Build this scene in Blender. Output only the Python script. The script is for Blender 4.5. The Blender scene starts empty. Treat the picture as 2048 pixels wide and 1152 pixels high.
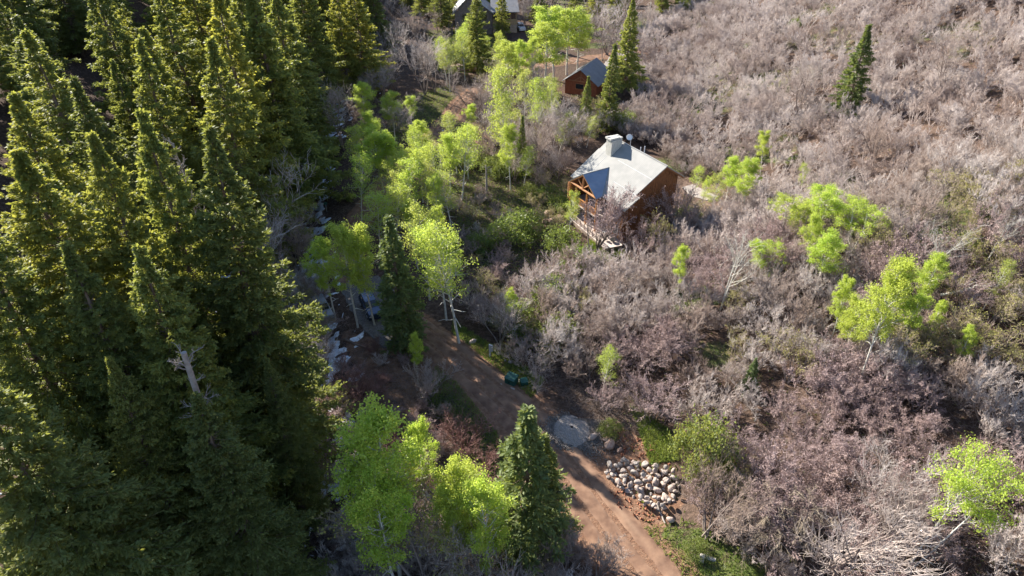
import bpy, math, random
import numpy as np
from mathutils import Vector
R_ = math.radians
sc = bpy.context.scene
# ------------------------------------------------------------------ camera
F_PX, PITCH, CAM_H = 1365.0, R_(34.5), 50.0
CS, SN = math.cos(PITCH), math.sin(PITCH)
cam = bpy.data.cameras.new('camera'); cam.sensor_width = 36; cam.lens = 36*F_PX/2048
cam.clip_start = 0.5; cam.clip_end = 3000
co = bpy.data.objects.new('camera', cam); sc.collection.objects.link(co)
co.location = (0, 0, CAM_H); co.rotation_euler = (R_(90)-PITCH, 0, 0)
sc.camera = co
# ------------------------------------------------------------------ sun, sky
SUN_AZ, SUN_EL = R_(-45), R_(28)          # azimuth from +Y, clockwise positive
w = bpy.data.worlds.new('World'); sc.world = w; w.use_nodes = True
nt = w.node_tree; bg = nt.nodes['Background']
sky = nt.nodes.new('ShaderNodeTexSky'); sky.sky_type = 'NISHITA'; sky.sun_disc = False
sky.sun_elevation = SUN_EL; sky.sun_rotation = SUN_AZ; sky.altitude = 2000
nt.links.new(sky.outputs[0], bg.inputs[0]); bg.inputs[1].default_value = 0.095
sl = bpy.data.lights.new('sun', 'SUN'); sl.energy = 5.0; sl.angle = R_(0.5); sl.color = (1, .93, .82)
so = bpy.data.objects.new('sun', sl); sc.collection.objects.link(so)
sd = Vector((math.sin(SUN_AZ)*math.cos(SUN_EL), math.cos(SUN_AZ)*math.cos(SUN_EL), math.sin(SUN_EL)))
so.rotation_euler = sd.to_track_quat('Z', 'Y').to_euler(); so.location = (-60, 80, 120)
sc.view_settings.view_transform = 'Standard'; sc.view_settings.look = 'None'
sc.view_settings.exposure = 1.6; sc.view_settings.gamma = 1
sc.cycles.max_bounces = 5; sc.cycles.diffuse_bounces = 2; sc.cycles.glossy_bounces = 2
sc.cycles.transmission_bounces = 3; sc.cycles.transparent_max_bounces = 4
# ------------------------------------------------------------------ noise, terrain
def _h(i, j, s):
    n = (i.astype(np.int64)*374761393 + j.astype(np.int64)*668265263 + s*1274126177) & 0xffffffff
    n = ((n ^ (n >> 13))*1274126177) & 0xffffffff
    return ((n ^ (n >> 16)) & 0xffff)/65535.0
def vn(x, y, sc_, s=0):
    x = np.asarray(x, float)/sc_; y = np.asarray(y, float)/sc_
    i = np.floor(x); j = np.floor(y); a = x-i; b = y-j
    a = a*a*(3-2*a); b = b*b*(3-2*b)
    return (_h(i, j, s)*(1-a)+_h(i+1, j, s)*a)*(1-b) + (_h(i, j+1, s)*(1-a)+_h(i+1, j+1, s)*a)*b
def fbm(x, y, sc_, s=0, o=4):
    t = 0; a = .5
    for k in range(o): t = t + a*vn(x, y, sc_/2**k, s+k*7); a *= .5
    return t
def sp(v, k=3.0):
    v = np.asarray(v, float)
    return k*np.logaddexp(0, v/k)
CRK = np.array([(-11,10),(-13,25),(-15.4,34.3),(-17.3,41),(-19.2,47),(-21.1,54),(-24.3,62.7),(-27.9,70.7),(-31,82.7),(-34,101),(-37,117),(-39,132),(-40,150),(-40,177),(-38,212),(-32,260),(-20,400)])
RGT = np.array([(19,10),(18,30),(15,42),(12,52),(9,62),(11,70),(20,78),(24,90),(30,105),(30,130),(32,150),(38,180),(45,230),(60,400)])
ROAD = np.array([(19,16),(15.5,22),(12,30),(9.6,34.4),(6.9,39.4),(3.9,45.3),(-.7,52.1),(-5.2,57.6),(-9,62.1),(-12.6,66),(-17,70.6),(-21,75),(-23.6,80),(-23.8,86.4),(-22.3,95.8),(-19.4,108.8),(-14.8,124.6),(-12.6,134),(-10.5,144.4),(-6,155),(2,166),(14,173),(27,179),(45,186)])
HO = np.array([14.927, 96.685]); YAW = R_(-59.38)
HA = np.array([math.cos(YAW), math.sin(YAW)]); HF = np.array([HA[1], -HA[0]])
def hw(u, v): return HO + HA*u + HF*v
def smooth_path(P, n=8):
    out = []
    for i in range(len(P)-1):
        p0 = P[max(i-1, 0)]; p1 = P[i]; p2 = P[i+1]; p3 = P[min(i+2, len(P)-1)]
        for t in np.linspace(0, 1, n, endpoint=False):
            out.append(.5*((2*p1)+(-p0+p2)*t+(2*p0-5*p1+4*p2-p3)*t*t+(-p0+3*p1-3*p2+p3)*t**3))
    out.append(P[-1]); return np.array(out)
ROADS = smooth_path(ROAD.astype(float))
def dist_path(x, y, P):
    x = np.asarray(x, float); y = np.asarray(y, float); d = np.full(x.shape, 1e9)
    for p in P: d = np.minimum(d, (x-p[0])**2+(y-p[1])**2)
    return np.sqrt(d)
def T(x, y):
    x = np.asarray(x, float); y = np.asarray(y, float)
    xc = np.interp(y, CRK[:, 1], CRK[:, 0]); xr = np.interp(y, RGT[:, 1], RGT[:, 0])
    z = .30*sp(xc-4-x, 3) + .42*sp(x-xr-2, 4) - .25
    z = z - 2.2*np.exp(-((x-xc)/4.0)**2)
    rd = dist_path(x, y, ROADS[::2])
    m = np.clip((rd-3)/5, 0, 1)
    z = z*np.clip((rd-1)/4, .12, 1) + m*(fbm(x, y, 9, 3, 3)-.45)*1.1
    hc = hw(6, 3); hd = np.hypot(x-hc[0], y-hc[1]); k = np.clip((hd-9)/6, 0, 1); k = k*k*(3-2*k)
    z = z*k + .1*(1-k)
    return z
def T1(x, y): return float(T(np.array([x]), np.array([y]))[0])
def ray(px, py):
    X = (px-1024)/F_PX; u = (576-py)/F_PX
    return np.array([X, CS+u*SN, -SN+u*CS])
def at_top(px, py, h=0.0):
    r = ray(px, py); t = np.arange(14, 420, .5)
    z = CAM_H+r[2]*t - T(r[0]*t, r[1]*t) - h
    i = int(np.argmax(z < 0)) if (z < 0).any() else len(t)-1
    tt = t[i] if i == 0 else t[i-1]+.5*z[i-1]/(z[i-1]-z[i]+1e-9)
    return float(r[0]*tt), float(r[1]*tt)
def at(px, py): return at_top(px, py, 0)
def h_for(x, y, py):
    q = (576-py)/F_PX
    return CAM_H + y*(q*CS-SN)/(CS+q*SN) - T1(x, y)
def topx(x, y, z):
    d = y*CS-(z-CAM_H)*SN; u = y*SN+(z-CAM_H)*CS
    return 1024+F_PX*x/d, 576-F_PX*u/d
def inpoly(px, py, poly):
    c = np.zeros(np.shape(px), bool); n = len(poly)
    for i in range(n):
        x0, y0 = poly[i]; x1, y1 = poly[(i+1) % n]
        if y0 == y1: continue
        k = ((y0 > py) != (y1 > py)) & (px < (x1-x0)*(py-y0)/(y1-y0)+x0)
        c ^= k
    return c
# ------------------------------------------------------------------ materials
def mat(name, col, rough=.85, col2=None, nscale=3., bump=0., metal=0., trans=None, rand=None, spec=.3, detail=4, bscale=None, hue=0.0):
    m = bpy.data.materials.new(name); m.use_nodes = True; t = m.node_tree; N = t.nodes; Lk = t.links
    b = N['Principled BSDF']; b.inputs['Roughness'].default_value = rough; b.inputs['Metallic'].default_value = metal
    b.inputs['Specular IOR Level'].default_value = spec
    b.inputs['Base Color'].default_value = (*col, 1); src = None
    if col2 is not None:
        tc = N.new('ShaderNodeTexCoord'); n = N.new('ShaderNodeTexNoise'); n.inputs['Scale'].default_value = nscale; n.inputs['Detail'].default_value = detail
        Lk.new(tc.outputs['Object'], n.inputs['Vector'])
        rp = N.new('ShaderNodeValToRGB'); rp.color_ramp.elements[0].position = .36; rp.color_ramp.elements[1].position = .64
        rp.color_ramp.elements[0].color = (*col, 1); rp.color_ramp.elements[1].color = (*col2, 1)
        Lk.new(n.outputs['Fac'], rp.inputs['Fac']); src = rp.outputs['Color']
        if bump:
            bp = N.new('ShaderNodeBump'); bp.inputs['Strength'].default_value = bump; bp.inputs['Distance'].default_value = .1
            Lk.new(n.outputs['Fac'], bp.inputs['Height']); Lk.new(bp.outputs['Normal'], b.inputs['Normal'])
    if rand is not None:          # each individual plant has its own tint
        oi = N.new('ShaderNodeObjectInfo'); mx = N.new('ShaderNodeMix'); mx.data_type = 'RGBA'
        Lk.new(oi.outputs['Random'], mx.inputs['Factor'])
        if src: Lk.new(src, mx.inputs['A'])
        else: mx.inputs['A'].default_value = (*col, 1)
        mx.inputs['B'].default_value = (*rand, 1); src = mx.outputs['Result']
    if src: Lk.new(src, b.inputs['Base Color'])
    if trans:
        tr = N.new('ShaderNodeBsdfTranslucent'); ms = N.new('ShaderNodeMixShader'); ms.inputs[0].default_value = trans[0]
        mu = N.new('ShaderNodeMix'); mu.data_type = 'RGBA'; mu.blend_type = 'MULTIPLY'; mu.inputs['Factor'].default_value = 1
        if src: Lk.new(src, mu.inputs['A'])
        else: mu.inputs['A'].default_value = (*col, 1)
        mu.inputs['B'].default_value = (*trans[1], 1)
        Lk.new(mu.outputs['Result'], tr.inputs['Color'])
        Lk.new(b.outputs[0], ms.inputs[1]); Lk.new(tr.outputs[0], ms.inputs[2]); Lk.new(ms.outputs[0], N['Material Output'].inputs['Surface'])
    return m
M = {}
M['fir'] = mat('fir_needles', (.18, .205, .05), .6, (.32, .33, .09), 1.1, trans=(.42, (2.0, 1.8, 1.)), rand=(.19, .225, .075))
M['fir_dark'] = mat('fir_needles_dark', (.15, .19, .055), .6, (.27, .30, .085), 1.1, trans=(.4, (2.0, 1.8, 1.1)), rand=(.15, .18, .06))
M['spruce'] = mat('spruce_needles', (.12, .16, .05), .6, (.23, .26, .08), 1.3, trans=(.36, (2.0, 1.8, 1.)), rand=(.12, .17, .07))
M['aspen'] = mat('aspen_leaf', (.33, .48, .065), .5, (.48, .60, .11), 1.2, trans=(.5, (1.4, 1.28, 1.2)), rand=(.40, .48, .09))
M['aspen_pale'] = mat('aspen_young_leaf', (.33, .38, .10), .5, (.4, .42, .13), 1.2, trans=(.45, (1.5, 1.45, 1.1)), rand=(.32, .40, .07))
M['leaf_green'] = mat('shrub_leaf', (.10, .155, .035), .5, (.18, .25, .06), 2, trans=(.4, (1.7, 1.6, 1.1)), rand=(.15, .18, .05))
M['bud'] = mat('bud_leaf', (.28, .27, .09), .6, (.32, .3, .1), 2, trans=(.35, (1.5, 1.5, 1.2)))
M['aspen_bark'] = mat('aspen_bark', (.62, .60, .54), .8, (.42, .40, .36), 2.5, rand=(.6, .57, .5))
M['fir_bark'] = mat('fir_bark', (.16, .11, .085), .9, (.24, .18, .14), 3, .5)
M['twig'] = mat('oak_twig', (.50, .425, .385), .7, (.64, .58, .545), 1.2, rand=(.36, .27, .22), spec=.4)
M['twig_stem'] = mat('oak_stem', (.19, .15, .13), .8, (.27, .22, .195), 2)
M['twig_purple'] = mat('budding_twig', (.33, .24, .235), .7, (.43, .33, .32), 2, rand=(.36, .26, .23))
M['twig_tan'] = mat('tan_twig', (.42, .35, .27), .8, (.44, .36, .26), 2, rand=(.3, .24, .16))
M['twig_red'] = mat('red_twig', (.25, .13, .11), .7, (.32, .19, .16), 2, rand=(.22, .12, .10))
M['dead'] = mat('dead_wood', (.27, .235, .21), .9, (.38, .335, .30), 3)
M['wood'] = mat('stained_board', (.42, .18, .055), .6, (.52, .24, .08), 2.2)
M['wood_dark'] = mat('dark_stained_board', (.17, .07, .03), .6, (.23, .095, .04), 2.2)
M['log'] = mat('log_timber', (.46, .23, .10), .6, (.34, .15, .07), 3)
M['redwood'] = mat('red_stained_siding', (.26, .075, .035), .7, (.34, .11, .05), 2)
M['greywood'] = mat('grey_weathered_timber', (.15, .12, .11), .85, (.22, .18, .16), 2)
M['tan'] = mat('tan_siding', (.34, .25, .14), .8, (.40, .30, .18), 2)
M['stone'] = mat('stone_masonry', (.30, .24, .19), .9, (.42, .34, .27), 3, .6)
M['deck'] = mat('deck_board', (.50, .42, .38), .8, (.60, .52, .47), 2)
M['rail'] = mat('rail_timber', (.26, .19, .15), .8, (.34, .27, .22), 3)
M['chim'] = mat('stucco_chimney', (.42, .41, .37), .85, (.52, .50, .45), 4)
M['white'] = mat('white_paint', (.74, .74, .72), .5)
M['conc'] = mat('pale_concrete', (.36, .33, .30), .9, (.46, .42, .38), 2)
M['glass'] = mat('window_glass', (.02, .025, .03), .08, spec=.9)
M['dark'] = mat('dark_interior', (.03, .025, .02), .8)
M['black'] = mat('black_metal', (.02, .02, .02), .5)
M['green'] = mat('green_enamel', (.02, .08, .06), .5, (.03, .10, .08), 3)
M['post_grey'] = mat('grey_plastic', (.48, .48, .50), .6)
M['pole'] = mat('weathered_pole', (.22, .17, .13), .9, (.3, .24, .19), 4)
M['blue_paint'] = mat('dark_blue_car_paint', (.03, .05, .09), .25, metal=.5, spec=.6)
M['white_paint'] = mat('white_car_paint', (.62, .63, .64), .3, spec=.6)
M['grey_paint'] = mat('grey_car_paint', (.22, .23, .24), .3, spec=.6)
M['rubber'] = mat('rubber', (.02, .02, .02), .8)
M['rock'] = mat('boulder', (.22, .195, .175), .85, (.37, .33, .30), 2.5, .6, rand=(.38, .30, .26))
M['rock_red'] = mat('red_sandstone', (.30, .19, .14), .85, (.42, .30, .24), 2.5, .5)
M['gravel'] = mat('crushed_gravel', (.21, .185, .165), .9, (.35, .31, .28), 9, 1., detail=8)
M['road_gravel'] = mat('dark_gravel', (.10, .09, .085), .95, (.2, .18, .165), 6, .8, detail=8)
M['snow'] = mat('snow', (.72, .76, .84), .6, (.86, .88, .92), 2, .3)
M['grass'] = mat('grass_blade', (.11, .17, .03), .6, (.22, .26, .07), .6, trans=(.35, (1.6, 1.6, 1)))
def roofmat(name, c1, c2, rough):
    m = mat(name, c1, rough, c2, .8, metal=.12, spec=.4); t = m.node_tree; N = t.nodes
    b = N['Principled BSDF']; tc = N.new('ShaderNodeTexCoord'); wv = N.new('ShaderNodeTexWave'); wv.inputs['Scale'].default_value = 1.05
    wv.bands_direction = 'X'; t.links.new(tc.outputs['Object'], wv.inputs['Vector'])
    bp = N.new('ShaderNodeBump'); bp.inputs['Strength'].default_value = .35; bp.inputs['Distance'].default_value = .03
    t.links.new(wv.outputs['Fac'], bp.inputs['Height']); t.links.new(bp.outputs['Normal'], b.inputs['Normal'])
    return m
M['roof'] = roofmat('pale_metal_roof', (.25, .25, .24), (.30, .295, .28), .8)
M['roof2'] = roofmat('blue_grey_metal_roof', (.17, .17, .18), (.21, .21, .22), .6)
def roadmat():
    m = mat('red_brown_dirt', (.14, .078, .052), .95, (.26, .155, .10), .9, .6, detail=12)
    t = m.node_tree; N = t.nodes; b = N['Principled BSDF']; old = b.inputs['Base Color'].links[0].from_socket
    at_ = N.new('ShaderNodeAttribute'); at_.attribute_name = 'track'; sx = N.new('ShaderNodeSeparateColor'); t.links.new(at_.outputs['Color'], sx.inputs['Color'])
    mx = N.new('ShaderNodeMix'); mx.data_type = 'RGBA'; t.links.new(sx.outputs['Red'], mx.inputs['Factor']); t.links.new(old, mx.inputs['A'])
    mx.inputs['B'].default_value = (.31, .20, .135, 1)
    t.links.new(mx.outputs['Result'], b.inputs['Base Color'])
    return m
M['porch_metal'] = roofmat('sky_tinted_metal_roof', (.30, .34, .40), (.36, .40, .46), .35); M['porch_metal'].node_tree.nodes['Principled BSDF'].inputs['Metallic'].default_value = .85  # blue of the mirrored sky is partly tinted into the base colour
M['road'] = roadmat()
def groundmat():
    m = bpy.data.materials.new('forest_floor'); m.use_nodes = True; t = m.node_tree; N = t.nodes; L = t.links
    b = N['Principled BSDF']; b.inputs['Roughness'].default_value = .95; b.inputs['Specular IOR Level'].default_value = .1
    tc = N.new('ShaderNodeTexCoord')
    def noise(s, d=6, r=.6):
        n = N.new('ShaderNodeTexNoise'); n.inputs['Scale'].default_value = s; n.inputs['Detail'].default_value = d; n.inputs['Roughness'].default_value = r
        L.new(tc.outputs['Object'], n.inputs['Vector']); return n.outputs['Fac']
    def ramp(f, stops):
        r = N.new('ShaderNodeValToRGB'); e = r.color_ramp.elements
        e[0].position, e[0].color = stops[0][0], (*stops[0][1], 1); e[1].position, e[1].color = stops[-1][0], (*stops[-1][1], 1)
        for p, c in stops[1:-1]: q = e.new(p); q.color = (*c, 1)
        L.new(f, r.inputs['Fac']); return r.outputs['Color']
    def mix(f, a, c):
        x = N.new('ShaderNodeMix'); x.data_type = 'RGBA'; L.new(f, x.inputs['Factor']); L.new(a, x.inputs['A']); L.new(c, x.inputs['B']); return x.outputs['Result']
    lit = ramp(noise(2.2, 10, .75), [(.3, (.038, .026, .02)), (.5, (.085, .056, .042)), (.68, (.19, .13, .10))])
    grs = ramp(noise(3.0, 10, .75), [(.3, (.045, .055, .02)), (.5, (.09, .12, .035)), (.68, (.19, .17, .085))])
    drt = ramp(noise(1.6, 10, .75), [(.3, (.13, .07, .047)), (.5, (.22, .125, .08)), (.7, (.34, .22, .15))])
    pal = ramp(noise(2.6, 10, .75), [(.3, (.05, .036, .028)), (.7, (.22, .15, .115))])
    a = N.new('ShaderNodeAttribute'); a.attribute_name = 'cover'; s = N.new('ShaderNodeSeparateColor'); L.new(a.outputs['Color'], s.inputs['Color'])
    def edge(f, sc_):     # breaks the mask up so zones blend in clumps
        n = noise(sc_, 8, .7); ad = N.new('ShaderNodeMath'); ad.operation = 'ADD'; L.new(f, ad.inputs[0]); L.new(n, ad.inputs[1])
        mp = N.new('ShaderNodeMapRange'); mp.inputs['From Min'].default_value = .82; mp.inputs['From Max'].default_value = 1.02; L.new(ad.outputs[0], mp.inputs['Value']); return mp.outputs['Result']
    c = mix(edge(s.outputs['Green'], 1.3), lit, grs); c = mix(edge(s.outputs['Blue'], .9), c, pal); c = mix(edge(s.outputs['Red'], .8), c, drt)
    L.new(c, b.inputs['Base Color'])
    bp = N.new('ShaderNodeBump'); bp.inputs['Strength'].default_value = .8; bp.inputs['Distance'].default_value = .25
    L.new(noise(3.5, 10, .7), bp.inputs['Height']); L.new(bp.outputs['Normal'], b.inputs['Normal'])
    return m
M['ground'] = groundmat()
# ------------------------------------------------------------------ mesh helpers
def npmesh(name, V, F, m, smooth=False):
    me = bpy.data.meshes.new(name); F = np.asarray(F, np.int32); k = F.shape[1]; n = len(F)
    me.vertices.add(len(V)); me.vertices.foreach_set('co', np.asarray(V, np.float32).ravel())
    me.loops.add(n*k); me.loops.foreach_set('vertex_index', F.ravel())
    me.polygons.add(n); me.polygons.foreach_set('loop_start', np.arange(0, n*k, k, dtype=np.int32))
    me.polygons.foreach_set('loop_total', np.full(n, k, np.int32))
    if smooth: me.polygons.foreach_set('use_smooth', np.ones(n, bool))
    me.update(calc_edges=True); me.materials.append(m); return me
def link(name, me, parent=None, loc=(0, 0, 0)):
    o = bpy.data.objects.new(name, me); sc.collection.objects.link(o); o.location = loc
    if parent: o.parent = parent
    return o
def tag(o, label=None, cat=None, group=None, kind=None):
    for k, v in (('label', label), ('category', cat), ('group', group), ('kind', kind)):
        if v: o[k] = v
    return o
def thing(name, label, cat, loc=(0, 0, 0), rz=0, group=None, s=None):
    o = link(name, None, None, loc); o.rotation_euler = (0, 0, rz)
    if s: o.scale = s
    return tag(o, label, cat, group)
def unit(v): return v/np.maximum(np.linalg.norm(v, axis=-1, keepdims=True), 1e-9)
def tubes(P0, P1, r0, r1, k=3):
    n = len(P0); d = unit(P1-P0); ref = np.where(np.abs(d[:, 2:3]) < .9, [[0, 0, 1.]], [[1., 0, 0]])
    a = unit(np.cross(d, ref)); b = np.cross(d, a)
    an = np.arange(k)*2*np.pi/k; c, s = np.cos(an), np.sin(an)
    ring = a[:, None, :]*c[None, :, None]+b[:, None, :]*s[None, :, None]
    V = np.concatenate([P0[:, None]+ring*np.reshape(r0, (-1, 1, 1)), P1[:, None]+ring*np.reshape(r1, (-1, 1, 1))], 1).reshape(-1, 3)
    i = np.arange(k); j = (i+1) % k
    q = np.stack([i, j, j+k, i+k], 1); F = (q[None]+(np.arange(n)*2*k)[:, None, None]).reshape(-1, 4)
    return V, F
def cat(parts):
    Vs, Fs, o = [], [], 0
    for V, F in parts: Vs.append(V); Fs.append(F+o); o += len(V)
    return np.concatenate(Vs), np.concatenate(Fs)
def grow(rng, pos, d, ln, r, nseg, jit, up):
    pts = [pos]; dd = d; seg = []
    for i in range(nseg):
        dd = unit(dd + rng.normal(0, jit, dd.shape) + np.array([0, 0, up]))
        q = pts[-1]+dd*(ln/nseg)[:, None]; f0, f1 = 1-.75*i/nseg, 1-.75*(i+1)/nseg
        seg.append((pts[-1], q, r*f0, r*f1, dd)); pts.append(q)
    return seg
def children(rng, seg, ln, m, t0, ang, lf, up, rmin):
    ns = len(seg); n = len(ln); P = []; D = []; Ln = []; Rr = []
    for c in range(m):
        t = (t0+(1-t0)*(c+rng.random(n))/m)*ns; i = np.minimum(t.astype(int), ns-1); f = (t-i)[:, None]
        A = np.stack([s[0] for s in seg]); B = np.stack([s[1] for s in seg]); Dd = np.stack([s[4] for s in seg]); r0 = np.stack([s[2] for s in seg])
        k = np.arange(n); p = A[i, k]*(1-f)+B[i, k]*f; d = Dd[i, k]
        rv = unit(np.cross(d, rng.normal(0, 1, d.shape)))
        a = ang*(.7+.6*rng.random((n, 1)))
        nd = unit(d*np.cos(a)+rv*np.sin(a)+np.array([0, 0, up]))
        P.append(p); D.append(nd); Ln.append(ln*lf*(1.15-.5*t/ns)*(.7+.6*rng.random(n))); Rr.append(np.maximum(r0[i, k]*.6, rmin))
    return [np.concatenate(q) for q in (P, D, Ln, Rr)]
def segtube(segs, k):
    P0 = np.concatenate([s[0] for s in segs]); P1 = np.concatenate([s[1] for s in segs])
    return tubes(P0, P1, np.concatenate([s[2] for s in segs]), np.concatenate([s[3] for s in segs]), k)
def leaves(rng, C, ln, wd, up=0.0, D=None):
    n = len(C); a = unit(rng.normal(0, 1, (n, 3))) if D is None else unit(D)
    nn = unit(rng.normal(0, 1, (n, 3))+np.array([0, 0, up])); b = unit(np.cross(nn, a))
    s = (.7+.6*rng.random((n, 1))); L_ = a*ln*s; W = b*wd*s*.5
    V = np.stack([C, C+L_*.45+W, C+L_, C+L_*.5-W], 1).reshape(-1, 3)
    return V, np.arange(n*4).reshape(-1, 4)
# ------------------------------------------------------------------ plant prototypes (mesh data only)
def conifer_proto(seed, H, Rad, m, dens=14, blades=5, bl=.30, bw=.10, low=.10, power=.8, hole=.25):
    rng = np.random.default_rng(seed); n = int(H*dens)
    tz = low+(1-low)*(np.arange(n)+rng.random(n))/n; z = tz*H; az = np.arange(n)*2.39996+rng.normal(0, .35, n)
    lobes = .58+.62*vn(np.cos(az)*1.6+9, z*.42+np.sin(az)*1.6, 1.0, seed)+.26*(vn(az*0+3, z, 1.5, seed+5)-.5)
    L = Rad*np.minimum((1-tz)**power*1.02+.025, 1)*np.where(tz < .25, .75+tz, 1)*lobes*(.75+.45*rng.random(n))
    L = L*np.clip((1-tz)/.2+.14, .28, 1); keep = rng.random(n) > 2*hole*np.clip(vn(az*1.2, z, 1.6, seed+9)-.35, 0, 1)
    z, az, L, tz = z[keep], az[keep], L[keep], tz[keep]; n = len(z)
    el = np.interp(tz, [0, .5, .85, 1], [-.42, -.18, .2, .9])+rng.normal(0, .12, n)
    base = np.stack([0*z, 0*z, z], 1); rad = np.stack([np.cos(az), np.sin(az), 0*az], 1)
    def bp(t):  # point on branch t
        t = t[:, None]; return base+rad*(L[:, None]*t*np.cos(el)[:, None])+np.array([0, 0, 1.])*(L[:, None]*(np.sin(el)[:, None]*t+.16*t*t))
    parts_t = [tubes(base, bp(np.full(n, .55)), .018+.012*L, .012+0*L, 3), tubes(bp(np.full(n, .55)), bp(np.ones(n)*.97), .012+0*L, .006+0*L, 3)]
    zs = np.linspace(-.6, H, 9); wob = rng.normal(0, .06, (9, 2)); wob[0] = 0; wob[-1] = 0
    TP = np.concatenate([wob, zs[:, None]], 1); tr = .0135*H*(1-np.clip(zs, 0, H)/H)**.8+.015
    parts_t.append(tubes(TP[:-1], TP[1:], tr[:-1], tr[1:], 8))
    C, D = [], []
    ntw = np.maximum((L*7+4).astype(int), 4)
    bi = np.repeat(np.arange(n), ntw); tt = .22+.78*rng.random(len(bi)); side = np.where(rng.random(len(bi)) < .5, -1., 1.)
    t = tt[:, None]; Lb = L[bi][:, None]; elb = el[bi][:, None]
    P = base[bi]+rad[bi]*(Lb*t*np.cos(elb))+np.array([0, 0, 1.])*(Lb*(np.sin(elb)*t+.16*t*t))
    perp = np.stack([-rad[bi][:, 1], rad[bi][:, 0], 0*tt], 1)*side[:, None]
    td = unit(rad[bi]*(.7+.3*rng.random((len(bi), 1)))+perp*(.9*rng.random((len(bi), 1))+.2)+np.array([0, 0, 1.])*(rng.normal(-.12, .16, (len(bi), 1))))
    tl = (.16*Lb+.22)*(1.15-.6*t)*(.7+.6*rng.random((len(bi), 1)))
    for b in range(blades):
        f = (b+rng.random((len(bi), 1)))/blades
        C.append(P+td*tl*f+rng.normal(0, .035, P.shape)); D.append(unit(td+rng.normal(0, .45, td.shape)))
    C = np.concatenate(C); D = np.concatenate(D)
    k = int(18+H); C = np.concatenate([C, np.stack([rng.normal(0, .05, k), rng.normal(0, .05, k), H-rng.random(k)*1.2], 1)]); D = np.concatenate([D, unit(rng.normal(0, .5, (k, 3))+np.array([0, 0, 1.2]))])
    V, F = leaves(rng, C, bl, bw, .7, D)
    tV, tF = cat(parts_t)
    return (npmesh('conifer_trunk', tV, tF, M['fir_bark']), npmesh('conifer_crown', V, F, m), H)
def aspen_proto(seed, H, m, nclu=300, per=40, leaf=.15, low=.42, spread=.21, lean=.02, rcl=.3, nb=34, stems=1):
    rng = np.random.default_rng(seed); segs = []; tips = []; trk = []
    for s in range(stems):
        d0 = unit(np.array([[rng.normal(0, .05 if stems == 1 else .16), rng.normal(0, .05 if stems == 1 else .16), 1.]]))
        tr = grow(rng, np.array([[rng.normal(0, .05)*stems, rng.normal(0, .05)*stems, -.3]]), d0, np.array([H*.97]), np.array([.011*H]), 10, .035, .02)
        trk += tr
        for (p0, p1, r0, r1, dd) in tr: pass
        P, D, Ln, Rr = children(rng, tr, np.array([H]), nb//stems, low, 1.05, spread, .25, .012)
        tz = (P[:, 2]/H-low)/(1-low); Ln = Ln*np.interp(tz, [0, .35, .75, 1], [.85, 1.2, .95, .5])
        s1 = grow(rng, P, D, Ln, Rr, 4, .16, .10); segs += s1
        P2, D2, L2, R2 = children(rng, s1, Ln, 6, .3, .8, .5, .15, .008); s2 = grow(rng, P2, D2, L2, R2, 2, .2, .1); segs += s2
        tips.append(np.concatenate([x[1] for x in s2]+[s1[-1][1], tr[-1][1]]))
        # a few bare dead branches below the crown
        P, D, Ln, Rr = children(rng, tr[2:6], np.array([H]), 7, .0, 1.3, .09, -.02, .012); segs += grow(rng, P, D, Ln, Rr, 3, .25, 0)
    tips = np.concatenate(tips); ci = rng.choice(len(tips), nclu, replace=len(tips) < nclu)
    c = np.repeat(tips[ci], per, 0); sz = np.repeat(.6+.8*rng.random(nclu), per)[:, None]
    C = c+rng.normal(0, rcl, c.shape)*sz*np.array([1, 1, .75])
    V, F = leaves(rng, C, leaf, leaf*.85, .3)
    tV, tF = cat([segtube(trk, 8), segtube(segs, 3)])
    return (npmesh('aspen_trunk', tV, tF, M['aspen_bark'], True), npmesh('aspen_crown', V, F, m), float(np.percentile(V[:, 2], 99.7)))
def bare_proto(seed, H, stems, mt, ms, spread=.5, lv=(6, 6, 5), rt=.011, up=.12, bud=None, droop=False, single=False):
    rng = np.random.default_rng(seed)
    a = rng.random(stems)*6.283; tl = spread*(.3+.7*rng.random(stems)); D = unit(np.stack([np.cos(a)*tl, np.sin(a)*tl, np.ones(stems)], 1))
    P = np.stack([rng.normal(0, .12, stems)*H/3, rng.normal(0, .12, stems)*H/3, np.full(stems, -.25)], 1)*(0 if single else 1)+np.array([0, 0, -.2 if single else 0])
    Ln = H*(.62+.3*rng.random(stems)); Rr = np.full(stems, (.0095 if single else .012)*H+.006)
    s0 = grow(rng, P, D, Ln, Rr, 5, .11, .02); u = -.28 if droop else up
    P, D, Ln, Rr = children(rng, s0, Ln, lv[0], .3 if not single else .35, .75, .48, u, rt*1.3); Rr = np.minimum(Rr, rt*2.4); s1 = grow(rng, P, D, Ln, Rr, 4, .17, u*.5)
    P, D, Ln, Rr = children(rng, s1, Ln, lv[1], .2, .7, .52, u, rt); Rr = np.minimum(Rr, rt*1.3); s2 = grow(rng, P, D, Ln, Rr, 3, .2, u*.5)
    P, D, Ln, Rr = children(rng, s2, Ln, lv[2], .1, .8, .5, u, rt*.75); s3 = grow(rng, P, D, Ln, Rr, 2, .22, u)
    st = npmesh('stems', *cat([segtube(s0, 5), segtube(s1, 3)]), ms)
    V, F = cat([segtube(s2, 3), segtube(s3, 3)])
    tw = npmesh('twigs', V, F, mt); bd = None
    if bud:
        tips = np.concatenate([s3[-1][1], s3[0][1]]); ci = rng.choice(len(tips), int(len(tips)*bud[1]), replace=True)
        bd = npmesh('leaves', *leaves(rng, tips[ci]+rng.normal(0, .05, (len(ci), 3)), bud[2], bud[2]*.6), bud[0])
    return (st, tw, float(np.percentile(V[:, 2], 99.5)), bd)
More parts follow.
